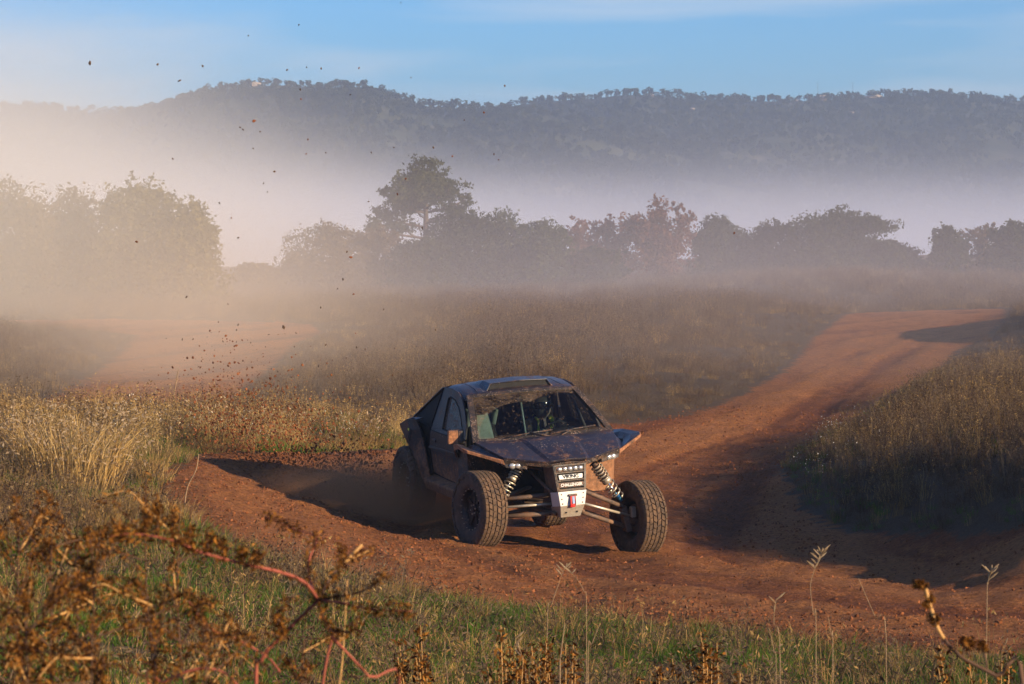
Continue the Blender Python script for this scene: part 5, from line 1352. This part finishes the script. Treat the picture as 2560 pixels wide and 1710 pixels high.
# small white flowers along the foot of the bank
fx = []; fy = []
for cx, cy, sx_, sy_, nn in ((4.3, 41.5, 0.5, 1.5, 18), (5.6, 50, 0.6, 2.0, 40), (4.0, 37.5, 0.25, 0.8, 6), (-4.6, 39.5, 0.8, 1.2, 90), (-2.6, 42.5, 0.8, 0.8, 40)):
    fx.append(RNG.normal(cx, sx_, nn)); fy.append(RNG.normal(cy, sy_, nn))
fx = np.concatenate(fx); fy = np.concatenate(fy); k = track_dist(fx, fy) > 0.1; fx, fy = fx[k], fy[k]
def flower(seed):
    rng = np.random.default_rng(seed)
    V1, F1, t = blades(rng, 4, (0.22, 0.42), 0.06, 0.004, (0.1, 0.5))
    v, f = bits(rng, np.repeat(t, 2, 0) + rng.normal(0, 0.008, (8, 3)), 0.008, 1.0)
    o = mesh_obj('g', *join_geo([(V1, F1), (v, f)]), M_GREENG, link=False)
    o.data.materials.append(M_WHITEF)
    n1 = len(F1)
    for i, p in enumerate(o.data.polygons): p.material_index = 1 if i >= n1 else 0
    return o
place('white_flowers', fx, fy, RNG.integers(0, 3, len(fx)), [flower(41), flower(42), flower(43)], 0.7, 1.2, 'tiny white flowers dotted along the verges', 'flowers')

# --- loose earth crumbs on the track
def crumb(seed):
    rng = np.random.default_rng(seed); bm = bmesh.new(); bmesh.ops.create_icosphere(bm, subdivisions=1, radius=1)
    for v in bm.verts: v.co *= rng.uniform(0.65, 1.2)
    for v in bm.verts: v.co.z *= 0.5
    me = bpy.data.meshes.new('c'); bm.to_mesh(me); bm.free(); me.materials.append(M_CLOD)
    return bpy.data.objects.new('c', me)
def clod_material():
    m, nt, out = new_mat('earth_clod'); g = NT(nt)
    oi = g.n('ShaderNodeObjectInfo')
    n = g.noise(30, 3, 0.6, g.n('ShaderNodeTexCoord').outputs['Object'])
    c = g.ramp(g.math('ADD', g.math('MULTIPLY', oi.outputs['Random'], 0.8), g.math('MULTIPLY', n, 0.2)), [(0.0, (0.10, 0.034, 0.013)), (0.5, (0.18, 0.063, 0.024)), (0.97, (0.27, 0.100, 0.042)), (1.0, (0.45, 0.30, 0.20))])
    principled(g, out, c, 0.95, 0, None, 0.1); return m
M_CLOD = clod_material()
x, y = sample(120000, 23.5, 58, 1.15, 1.1)
d = track_dist(x, y)
cl = fbm(x * 0.9 + 4, y * 0.6, 4, 0.6)
lat, lon = line_coord(x, y)
churn = np.clip(1.2 - np.abs(lat + 2.2) / 2.4, 0, 1) + np.exp(-((d + 0.5) / 0.7) ** 2) * 0.9 + np.clip((-x - 0.5) / 3, 0, 0.8) * (y < 40)
keep = (d < 0.35) & (RNG.random(len(x)) < (0.22 + churn * 0.9) * np.clip((cl - 0.28) * 3.2, 0.06, 1)) & ((np.abs(x - 0.2) > 1.3) | (np.abs(y - 34) > 1.5) | (RNG.random(len(x)) < 0.4))
x, y, d = x[keep], y[keep], d[keep]
s = 0.005 + 0.020 * RNG.random(len(x)) ** 4
n = len(x)
cr = gn_scatter('loose_earth', np.c_[x, y, height(x, y) - s * 0.05], RNG.uniform(0, 6.28, (n, 3)), np.c_[s * RNG.uniform(0.8, 1.5, n), s, s], RNG.integers(0, 4, n), [crumb(51), crumb(52), crumb(53), crumb(54)])
tag(cr, 'crumbs of red earth scattered over the track', 'earth', kind='stuff')

# ================================================================== single plants
def stem_geo(path, r0, r1, sides=5):
    n = len(path); return tube(path, [r0 + (r1 - r0) * i / (n - 1) for i in range(n)], sides)
def smooth_path(pts, sub=5):
    P = [Vector(p) for p in pts]; out = []
    for i in range(len(P) - 1):
        p0 = P[max(i - 1, 0)]; p1 = P[i]; p2 = P[i + 1]; p3 = P[min(i + 2, len(P) - 1)]
        for k in range(sub):
            t = k / sub
            out.append(0.5 * ((2 * p1) + (p2 - p0) * t + (2 * p0 - 5 * p1 + 4 * p2 - p3) * t * t + (3 * p1 - p0 - 3 * p2 + p3) * t ** 3))
    out.append(P[-1]); return out
def husks_along(path, rng, f0, f1, per, size, spread):
    n = len(path); c = []
    for i in range(int(f0 * (n - 1)), max(int(f1 * (n - 1)), int(f0 * (n - 1)) + 1)):
        a, b = path[i], path[i + 1]
        for k in range(per):
            q = a.lerp(b, rng.random()); c.append(np.array(q) + rng.normal(0, spread, 3))
    return c

# big golden tussock on the left verge
rng = np.random.default_rng(77)
tx, ty = -5.15, 33.0
tus = empty('grass_tussock', (tx, ty, gz(tx, ty)))
V, F, t = blades(rng, 760, (0.40, 1.15), 0.46, 0.0095, (0.05, 0.72)); V2, F2 = bits(rng, np.concatenate([t + rng.normal(0, 0.02, t.shape), t - np.array([0, 0, 0.04]) + rng.normal(0, 0.02, t.shape)]), 0.014, 1.8)
V[:, 0] *= 1.25
husk(mesh_obj('stalk', *join_geo([(V, F)]), M_GOLDS, tus)); husk(mesh_obj('seed_husk', V2 * np.array([1.25, 1, 1]), F2, M_PALEHUSK, tus))
V, F, t = blades(rng, 260, (0.15, 0.55), 0.55, 0.007, (0.4, 1.0)); husk(mesh_obj('leaf', V, F, M_BROWNW, tus))
tag(tus, 'large golden tussock of dry grass on the left verge', 'grass')
for k, (px_, py_, dep, hh, lb) in enumerate(((30, 1260, 33.0, 0.85, 'dry yellow tussock cut by the left edge, beside the large one'), (690, 1110, 41.5, 0.55, 'dry golden tussock on the far verge left of the buggy'), (900, 1105, 43.5, 0.5, 'dry golden tussock just behind the rear wheel of the buggy'), (520, 1105, 39.5, 0.6, 'dry golden tussock above the tip of the car shadow'))):
    P_ = unproject(px_, py_, dep); rng = np.random.default_rng(80 + k)
    ts = empty('grass_tussock', (P_.x, dep, gz(P_.x, dep)))
    V, F, t = blades(rng, 200, (0.3 * hh, 1.05 * hh), 0.34, 0.008, (0.05, 0.8)); husk(mesh_obj('stalk', V, F, M_STRAW if k else M_BROWNW, ts))
    v2, f2 = bits(rng, t + rng.normal(0, 0.02, t.shape), 0.016, 1.8); husk(mesh_obj('seed_husk', v2, f2, M_PALEHUSK, ts))
    tag(ts, lb, 'grass', 'tussocks of dry grass on the left verge')

# the red-stemmed plant in front, measured stem by stem, about six metres from the camera
def U(px, py, dep): return unproject(px, py, dep)
def red_plant():
    rng = np.random.default_rng(91); D = 6.0
    base = U(655, 1700, D); base.z = gz(base.x, D) - 0.02
    root = empty('dock_plant', tuple(base))
    L = lambda pts: [p - base for p in smooth_path(pts)]
    hub = U(796, 1500, 5.95)
    main = [base, U(640, 1760, D), U(654, 1650, 5.98), U(709, 1586, 5.97), hub]
    red = [(main, 0.0048, 0.004), ([hub, U(760, 1455, 5.9), U(700, 1430, 5.86), U(616, 1411, 5.82), U(500, 1380, 5.78), U(430, 1350, 5.76), U(330, 1335, 5.75), U(272, 1343, 5.74)], 0.0042, 0.0021),
           ([hub, U(860, 1508, 5.9), U(922, 1522, 5.85), U(1030, 1528, 5.8)], 0.0030, 0.0014),
           ([hub, U(772, 1440, 6.1), U(774, 1395, 6.14), U(790, 1345, 6.16), U(735, 1322, 6.2), U(662, 1292, 6.24)], 0.0026, 0.0014),
           ([base + Vector((0.02, 0.1, 0)), U(800, 1760, 6.2), U(829, 1591, 6.2), U(800, 1540, 6.15)], 0.0031, 0.0028),
           ([base + Vector((0.05, 0.05, 0)), U(990, 1760, 6.1), U(922, 1690, 6.05), U(829, 1591, 6.02)], 0.0032, 0.0031),
           ([U(700, 1680, 6.0), U(665, 1640, 6.0), U(589, 1597, 5.95), U(524, 1570, 5.92), U(470, 1500, 5.9)], 0.0028, 0.0014),
           ([base + Vector((-0.03, 0, 0)), U(380, 1760, 5.8), U(409, 1706, 5.8), U(491, 1673, 5.8), U(556, 1679, 5.82), U(600, 1720, 5.85)], 0.0037, 0.0028)]
    geo = [stem_geo(L(p), a, b, 6) for p, a, b in red]
    mesh_obj('red_stem', *join_geo(geo), M_REDSTEM, root, True)
    dark = [([hub, U(830, 1440, 6.0), U(862, 1405, 6.02)], 0.0031, 0.0024), ([hub, U(900, 1480, 5.9), U(968, 1438, 5.86)], 0.0022, 0.0017), ([hub, U(815, 1560, 6.05), U(850, 1600, 6.1)], 0.0025, 0.0021), ([U(709, 1586, 5.97), U(690, 1540, 5.9), U(735, 1490, 5.85)], 0.0022, 0.0017),
            ([U(820, 1575, 6.05), U(880, 1578, 6.0), U(895, 1540, 6.0)], 0.0022, 0.0017), ([U(709, 1586, 5.97), U(700, 1560, 5.9), U(690, 1540, 5.9)], 0.0025, 0.0021)]
    mesh_obj('dark_stem', *join_geo([stem_geo(L(p), a, b, 6) for p, a, b in dark]), M_DARKSTEM, root, True)
    tan = [([U(862, 1405, 6.02), U(905, 1362, 6.04)], 0.0036, 0.0035), ([U(862, 1405, 6.02), U(848, 1365, 6.0)], 0.0019, 0.0014), ([U(862, 1405, 6.02), U(935, 1370, 6.06)], 0.0019, 0.0014), ([U(838, 1760, 6.3), U(855, 1660, 6.3), U(868, 1450, 6.3)], 0.0019, 0.0015)]
    mesh_obj('tan_stem', *join_geo([stem_geo(L(p), a, b, 6) for p, a, b in tan]), M_TANSTEM, root, True)
    c = []
    c += husks_along(L(red[1][0]), rng, 0.0, 0.55, 3, 0, 0.007) + husks_along(L(red[1][0]), rng, 0.55, 1.0, 22, 0, 0.012)
    c += husks_along(L(red[2][0]), rng, 0.2, 0.6, 6, 0, 0.008) + husks_along(L(red[2][0]), rng, 0.66, 1.0, 30, 0, 0.010)
    c += husks_along(L(red[3][0]), rng, 0.0, 0.5, 10, 0, 0.008) + husks_along(L(red[3][0]), rng, 0.55, 0.66, 20, 0, 0.010) + husks_along(L(red[3][0]), rng, 0.78, 1.0, 22, 0, 0.008)
    for q in dark: c += husks_along(L(q[0]), rng, 0.0, 1.0, 13, 0, 0.008)
    for q in tan[1:3]: c += husks_along(L(q[0]), rng, 0.3, 1.0, 16, 0, 0.007)
    c += husks_along(L(red[6][0]), rng, 0.4, 1.0, 14, 0, 0.010) + husks_along(L(red[0][0]), rng, 0.55, 1.0, 9, 0, 0.010)
    # short side spikes standing off the long stem
    extra = []
    for (px_, py_, hh) in ((430, 1340, 65), (395, 1330, 75), (360, 1335, 60), (560, 1395, 45), (610, 1405, 38), (640, 1410, 34), (300, 1345, 30), (520, 1385, 60), (470, 1370, 50)):
        p0 = U(px_, py_, 5.8); p1 = U(px_ + rng.uniform(-10, 14), py_ - hh, 5.8); pth = L([p0, (p0 + p1) / 2, p1]); extra.append(stem_geo(pth, 0.0025, 0.0015)); c += husks_along(pth, rng, 0.1, 1.0, 11, 0, 0.0065)
    husk(mesh_obj('side_spike', *join_geo(extra), M_DARKSTEM, root))
    v, f = bits(rng, c, 0.0038, 2.2); husk(mesh_obj('seed_husk', v, f, M_DRYLEAF, root))
    tag(root, 'out-of-focus plant with bent red stems and brown seed clusters, lower left', 'weed')
red_plant()
# brown curled weeds filling the lower left corner
def curled_weed(px0, top, dep, lean, seed, label, dense=1.0):
    rng = np.random.default_rng(seed); b = U(px0, 1700, dep); b.z = gz(b.x, dep) - 0.02
    root = empty('curled_weed', tuple(b)); stems = []; c = []; tans = []
    tip = U(px0 + lean, top, dep)
    mainp = [p - b for p in smooth_path([b, b.lerp(tip, 0.45) + Vector((rng.uniform(-0.05, 0.05), 0, 0)), b.lerp(tip, 0.78), tip])]
    stems.append(stem_geo(mainp, 0.0038, 0.0014)); c += husks_along(mainp, rng, 0.62, 1.0, int(22 * dense), 0, 0.007)
    for k in range(int(17 * dense)):
        f = rng.uniform(0.42, 0.97); p0 = mainp[int(f * (len(mainp) - 1))]; a = rng.uniform(-1, 1); ln = rng.uniform(0.06, 0.19)
        d = Vector((a * 0.9, rng.uniform(-0.7, 0.7), rng.uniform(0.0, 0.9))).normalized() * ln
        curl = Vector((d.x * 0.5, d.y * 0.5, -0.35 * ln * rng.random()))
        pth = smooth_path([p0, p0 + d * 0.6, p0 + d, p0 + d + curl], 4)
        (tans if rng.random() < 0.25 else stems).append(stem_geo(pth, 0.0020, 0.0011)); c += husks_along(pth, rng, 0.2, 1.0, int(9 * dense), 0, 0.0055)
    mesh_obj('stem', *join_geo(stems), M_DARKSTEM, root)
    if tans: husk(mesh_obj('dry_twig', *join_geo(tans), M_TANSTEM, root))
    v, f = bits(rng, c, 0.0034, 2.3); husk(mesh_obj('seed_husk', v, f, M_DRYLEAF, root))
    tag(root, label, 'weed', 'brown curled weeds in the lower left corner')
for k, (px_, tp, dep, ln, lb, dn) in enumerate((
    (20, 1300, 6.6, 30, 'brown curled weed at the very left edge, lower corner', 1.2), (110, 1330, 6.2, 20, 'brown curled weed second from the left edge, lower corner', 1.3), (185, 1345, 6.8, 10, 'brown curled weed with a dark drooping cluster, lower left', 1.2),
    (270, 1360, 6.0, -40, 'brown curled weed left of the red stems', 1.1), (365, 1185, 7.2, 0, 'tallest brown seed spike rising above the lower left weeds', 0.7), (425, 1262, 6.8, 25, 'twin brown seed spike beside the tallest one', 0.8), (330, 1480, 5.6, 60, 'low brown weed with tan twigs under the red stem', 1.3),
    (90, 1500, 5.5, -30, 'low dark curled weed in the bottom left corner', 1.4), (480, 1560, 5.7, 40, 'low brown weed at the bottom, left of the red stem foot', 1.0), (210, 1560, 5.4, 20, 'low weed with straw-coloured twigs near the bottom left', 1.2), (700, 1600, 6.4, 60, 'small brown weed at the foot of the red-stemmed plant', 0.9))):
    curled_weed(px_, tp, dep, ln, 120 + k, lb, dn)
# right-hand brown stem with knobs
def knob_plant():
    rng = np.random.default_rng(140); D = 6.4; b = U(2560, 1700, D); b.z = gz(b.x, D) - 0.02
    root = empty('thistle_stalk', tuple(b)); L = lambda pts: [p - b for p in smooth_path(pts)]
    m = L([b, U(2560, 1740, D), U(2490, 1690, D), U(2400, 1640, D), U(2352, 1585, D), U(2330, 1530, D), U(2312, 1465, D)])
    up = m[int(len(m) * 0.62):]; lo = m[:int(len(m) * 0.62) + 1]
    mesh_obj('lower_stem', *stem_geo(lo, 0.0060, 0.0040, 6), M_DARKSTEM, root, True); mesh_obj('upper_stem', *stem_geo(up, 0.0046, 0.0048, 6), M_TANSTEM, root, True)
    side = [L([U(2405, 1645, D), U(2410, 1625, D), U(2412, 1605, D)]), L([U(2420, 1640, D), U(2428, 1612, D)]), L([U(2470, 1680, D), U(2462, 1640, D), U(2452, 1615, D)])]
    mesh_obj('side_stem', *join_geo([stem_geo(p, 0.0028, 0.0024) for p in side]), M_DARKSTEM, root)
    for (px_, py_, r) in ((2338, 1548, 0.0125), (2318, 1513, 0.008), (2325, 1497, 0.008), (2306, 1462, 0.010), (2295, 1460, 0.008), (2412, 1604, 0.009), (2428, 1610, 0.009), (2452, 1614, 0.012)):
        c = np.array(U(px_, py_, D) - b) + rng.normal(0, r * 0.5, (60, 3)); v, f = bits(rng, c, 0.006, 1.4); mesh_obj('seed_head', v, f, M_DRYLEAF, root)
    tag(root, 'brown knobbly seed stalk leaning in from the lower right corner', 'weed')
knob_plant()
# pale seed stalks in front of the track, and thin bare stalks
def pale_stalk(pts, dep, head, seed, label, r=0.0019, nm='seed_stalk', hsize=0.014):
    rng = np.random.default_rng(seed); P = [U(a, b_, dep) for a, b_ in pts]; b = P[-1].copy(); b.z = gz(b.x, dep) - 0.02
    root = empty(nm, tuple(b)); pth = [p - b for p in smooth_path([b] + P[::-1])]
    mesh_obj('stem', *stem_geo(pth, r, r * 0.6), M_PALESTEM, root, True)
    if head:
        pods = []
        n = len(pth)
        for k in range(head):
            q = pth[n - 1 - int(k / head * 5)] ; a = rng.uniform(0, 6.28)
            e = q + Vector((math.cos(a) * 0.035, math.sin(a) * 0.02, 0.030)) * rng.uniform(0.7, 1.3)
            pods.append(tube([q, q.lerp(e, 0.55), e], [0.0012, 0.0042, 0.0012], 5))
        husk(mesh_obj('seed_pod', *join_geo(pods), M_PALEHUSK, root))
    tag(root, label, 'weed', 'pale dry stalks in front of the track')
pale_stalk([(2052, 1382), (2034, 1430), (2026, 1470), (2034, 1540), (2040, 1580)], 13.0, 16, 150, 'pale stalk with a feathery seed head left of the brown knobbly one')
pale_stalk([(2146, 1445), (2165, 1490), (2190, 1545), (2215, 1590)], 13.5, 0, 151, 'bare pale stalk leaning left beside the feathery one')
pale_stalk([(2478, 1428), (2470, 1460), (2467, 1540)], 12.0, 10, 152, 'pale stalk with a small seed head near the right edge')
pale_stalk([(1412, 1420), (1398, 1455), (1380, 1510), (1368, 1560)], 14.0, 4, 153, 'thin pale stalk bending over below the front of the buggy')
pale_stalk([(1414, 1420), (1440, 1445), (1460, 1480), (1466, 1540)], 14.2, 6, 154, 'thin pale stalk drooping to the right below the buggy')
pale_stalk([(1412, 1560), (1402, 1640), (1400, 1720)], 11.0, 0, 155, 'stout pale stalk at the bottom centre', 0.003)
pale_stalk([(1500, 1560), (1480, 1610), (1470, 1660)], 12.0, 0, 156, 'short pale stalk right of the stout one')
pale_stalk([(497, 1135), (490, 1175), (470, 1215), (462, 1260)], 30.0, 0, 157, 'thin bent stalk at the left edge of the bare earth', 0.008)
pale_stalk([(1940, 1500), (1935, 1560), (1950, 1640)], 12.5, 3, 158, 'thin brown stalk in front of the track, right of centre')
pale_stalk([(2070, 1540), (2078, 1590), (2082, 1640)], 12.0, 0, 159, 'short straight pale stalk below the feathery one')
pale_stalk([(36, 1005), (33, 1030), (34, 1070)], 36.0, 14, 160, 'tall brown seed spike at the far left verge', 0.010)
pale_stalk([(446, 925), (438, 970), (434, 1010)], 45.0, 8, 161, 'thin tall weed standing alone in the dust by the left path', 0.012)
for k in range(16):
    px_ = float(RNG.uniform(950, 2530)); tp = float(RNG.uniform(1545, 1640)); dp = float(RNG.uniform(10.5, 15))
    curled = RNG.random() < 0.5
    if not curled: pale_stalk([(px_ + RNG.uniform(-25, 25), tp), (px_, tp + 60), (px_ + 5, tp + 130)], dp, int(RNG.integers(0, 6)), 170 + k, 'thin dry stalk in the blurred grass along the bottom of the photo', 0.0016, 'dry_stalk')
    else:
        o_label = 'small brown seed weed in the blurred grass along the bottom'
        rng = np.random.default_rng(200 + k); b = U(px_, 1700, dp); b.z = gz(b.x, dp) - 0.02; root = empty('seed_weed', tuple(b)); tip = U(px_ + RNG.uniform(-20, 20), tp, dp) - b
        stems = []; c = []
        for q in range(5):
            t2 = tip * rng.uniform(0.75, 1.0) + Vector((rng.uniform(-0.12, 0.12), rng.uniform(-0.1, 0.1), 0)); pth = smooth_path([Vector((0, 0, 0)), t2 * 0.55 + Vector((0.02, 0, 0)), t2], 5)
            stems.append(stem_geo(pth, 0.0035, 0.0018)); c += husks_along(pth, rng, 0.6, 1.0, 16, 0, 0.016)
        mesh_obj('stem', *join_geo(stems), M_TANSTEM, root); v, f = bits(rng, c, 0.011, 1.5); husk(mesh_obj('seed_husk', v, f, M_DRYLEAF, root))
        tag(root, o_label, 'weed', 'brown seed weeds along the bottom of the photo')

# ================================================================== mud clods thrown up behind the buggy
clod_mesh = []
for k in range(6):
    rng = np.random.default_rng(400 + k); bm = bmesh.new(); bmesh.ops.create_icosphere(bm, subdivisions=1, radius=1)
    st = Vector((1.0 + 0.5 * rng.random(), 0.8, 0.65))
    for v in bm.verts: v.co = Vector((v.co.x * st.x, v.co.y * st.y, v.co.z * st.z)) * rng.uniform(0.6, 1.25)
    me = bpy.data.meshes.new('mud_clod'); bm.to_mesh(me); bm.free(); me.materials.append(M_GROOVE if k % 3 else M_CLOD); clod_mesh.append(me)
rc = np.random.default_rng(61)
def clod(px, py, dep, size, label='small mud clod flying through the air behind the buggy', me=None):
    o = bpy.data.objects.new('mud_clod', me or clod_mesh[int(rc.integers(0, 6))])
    o.location = unproject(px, py, dep); o.rotation_euler = rc.uniform(0, 6.28, 3); o.scale = (size, size, size)
    COL.objects.link(o); tag(o, label, 'mud clod', 'mud clods thrown up behind the buggy')
BIGC = [(206, 145, 6.5, 'largest mud clod, high against the sky at far left'), (361, 148, 5, 'mud clod high against the sky, second from the left'), (582, 277, 6, 'blocky dark mud clod in front of the left hill'), (464, 151, 4, 'round mud clod high in the sky, third from the left'),
        (411, 185, 4, 'mud clod just under the row of clods in the left sky'), (313, 554, 4.5, 'flat tan mud clod in front of the left trees'), (1683, 534, 4, 'lone mud clod flung far right, in front of the dark trees'), (1187, 831, 4.5, 'orange mud clod just above the roof of the buggy'),
        (629, 393, 4.5, 'orange mud clod below the foot of the left hill'), (911, 445, 4, 'dark mud clod in front of the left edge of the pine crown'), (804, 590, 5, 'long dark mud clod in front of the brownish trees'), (650, 750, 5, 'orange mud clod over the left path')]
for px_, py_, sz, lb in BIGC:
    dep = rc.uniform(34.5, 38); clod(px_ * 1.0907, py_ * 1.0907, dep, sz * 0.95 * dep / FPX, lb, clod_mesh[0] if 'dark' in lb else None)
for px_, py_ in ((569, 82), (685, 57), (658, 160), (703, 154), (736, 157), (823, 156), (942, 178), (1157, 197), (1109, 258), (690, 227), (550, 292), (596, 302), (557, 297), (396, 364), (580, 340), (702, 353), (747, 350), (851, 350), (903, 338), (993, 338), (1037, 358), (1132, 353), (1143, 366), (503, 465),
                 (968, 523), (530, 500), (501, 738), (998, 756), (795, 577), (706, 320), (688, 205), (803, 217), (1064, 275), (919, 6), (845, 462), (930, 410), (604, 420), (613, 440), (735, 705), (810, 674), (546, 545), (786, 640)):
    dep = rc.uniform(34.5, 40); clod(px_ * 1.0907, py_ * 1.0907, dep, rc.uniform(3.0, 4.6) * 0.75 * dep / FPX)
for k in range(95):
    t = rc.random(); px_ = 430 + 560 * t + rc.normal(0, 80); py_ = 740 + 320 * rc.random() ** 0.6 + 40 * rc.normal(0, 1)
    dep = rc.uniform(35, 42); P_ = unproject(px_, py_, dep)
    if P_.z < gz(P_.x, dep) + 0.08: continue
    clod(px_, py_, dep, rc.uniform(1.6, 4.0) * 0.72 * dep / FPX)
# fine spray of earth close behind the rear wheel: too many to count
nsp = 6000
tt = rc.random(nsp)
sx_ = -1.4 - 2.7 * tt + rc.normal(0, 0.35, nsp); sy_ = 35.9 + 2.2 * tt + rc.normal(0, 0.5, nsp); sz_ = height(sx_, sy_) + np.abs(rc.normal(0, 0.30 + 0.30 * tt, nsp)) + 0.02
sv = 0.006 + 0.017 * rc.random(nsp) ** 3
spray = gn_scatter('dirt_spray', np.c_[sx_, sy_, sz_], rc.uniform(0, 6.28, (nsp, 3)), np.c_[sv, sv, sv], rc.integers(0, 4, nsp), [crumb(61), crumb(62), crumb(63), crumb(64)])
tag(spray, 'fine spray of red earth thrown by the rear wheels', 'dirt', kind='stuff')
# ================================================================== air: haze, valley fog and the dust of the car
def volume_mat(name, color, density, aniso=0.25, soft=None, ball=False):
    m, nt, out = new_mat(name); g = NT(nt)
    v = g.n('ShaderNodeVolumePrincipled')
    v.inputs['Color'].default_value = (*color, 1); v.inputs['Density'].default_value = density; v.inputs['Anisotropy'].default_value = aniso
    if ball:        # thins out smoothly towards the edge of the cloud, with slow billows
        tc = g.n('ShaderNodeTexCoord'); P = tc.outputs['Object']
        ln = g.n('ShaderNodeVectorMath', operation='LENGTH'); g.set(ln.inputs[0], P)
        r = ln.outputs['Value']
        e = g.math('SUBTRACT', 1.0, r, True)
        e = g.math('MULTIPLY', e, e)
        if soft: e = g.math('MULTIPLY', e, g.math('ADD', g.math('MULTIPLY', g.noise(soft, 1, 0.5, P), 1.6), 0.2))
        g.set(v.inputs['Density'], g.math('MULTIPLY', e, density))
    nt.links.new(v.outputs[0], out.inputs['Volume'])
    return m
bm = bmesh.new(); bmesh.ops.create_cube(bm, size=1)
hz = bm_obj('haze', bm, volume_mat('haze_air', (0.58, 0.72, 0.96), 0.00043))
hz.scale = (5200, 2200, 84); hz.location = (0, 1000, 22)
tag(hz, 'thin blue morning haze over the whole valley', 'haze', kind='stuff')
def fog(name, c, r, color, dens, label, aniso=-0.05, soft=2.0):
    bm = bmesh.new(); bmesh.ops.create_icosphere(bm, subdivisions=3, radius=1.02)
    o = bm_obj(name, bm, volume_mat(name + '_air', color, dens, aniso, soft, True), smooth=True)
    o.location = c; o.scale = r
    tag(o, label, 'fog', kind='stuff'); return o
fog('valley_fog', (-60, 470, -12), (900, 290, 26), (0.70, 0.76, 0.94), 0.024, 'white fog bank lying in the valley behind the trees', soft=None)
fog('valley_fog', (-195, 600, 0), (185, 400, 60), (0.97, 0.98, 1.0), 0.0130, 'tall white mist veiling the left end of the hills', soft=None)
fog('valley_fog', (-50, 300, -4), (80, 120, 20), (0.96, 0.96, 1.0), 0.026, 'bright white mist behind the gap left of the pine', soft=None)
fog('dust_cloud', (-19, 86, 3), (20, 34, 11), (0.98, 0.90, 0.78), 0.056, 'pale dust drifting in front of the left trees')
fog('dust_cloud', (-7, 60, 1.0), (8.0, 24, 4.8), (0.96, 0.79, 0.62), 0.045, 'warm dust hanging over the left path')
fog('ground_mist', (6, 124, 0.0), (95, 52, 11), (0.80, 0.77, 0.86), 0.018, 'thin ground mist over the far field and tree line', soft=None)
fog('dust_cloud', (3, 70, 0.5), (30, 26, 6.0), (0.72, 0.62, 0.60), 0.012, 'thin brownish dust spread over the near field')
fog('wheel_dust', (-1.75, 35.2, 0.12), (1.9, 1.6, 0.85), (0.60, 0.31, 0.15), 9.0, 'brown dust boiling up behind the rear wheel', soft=3.0)
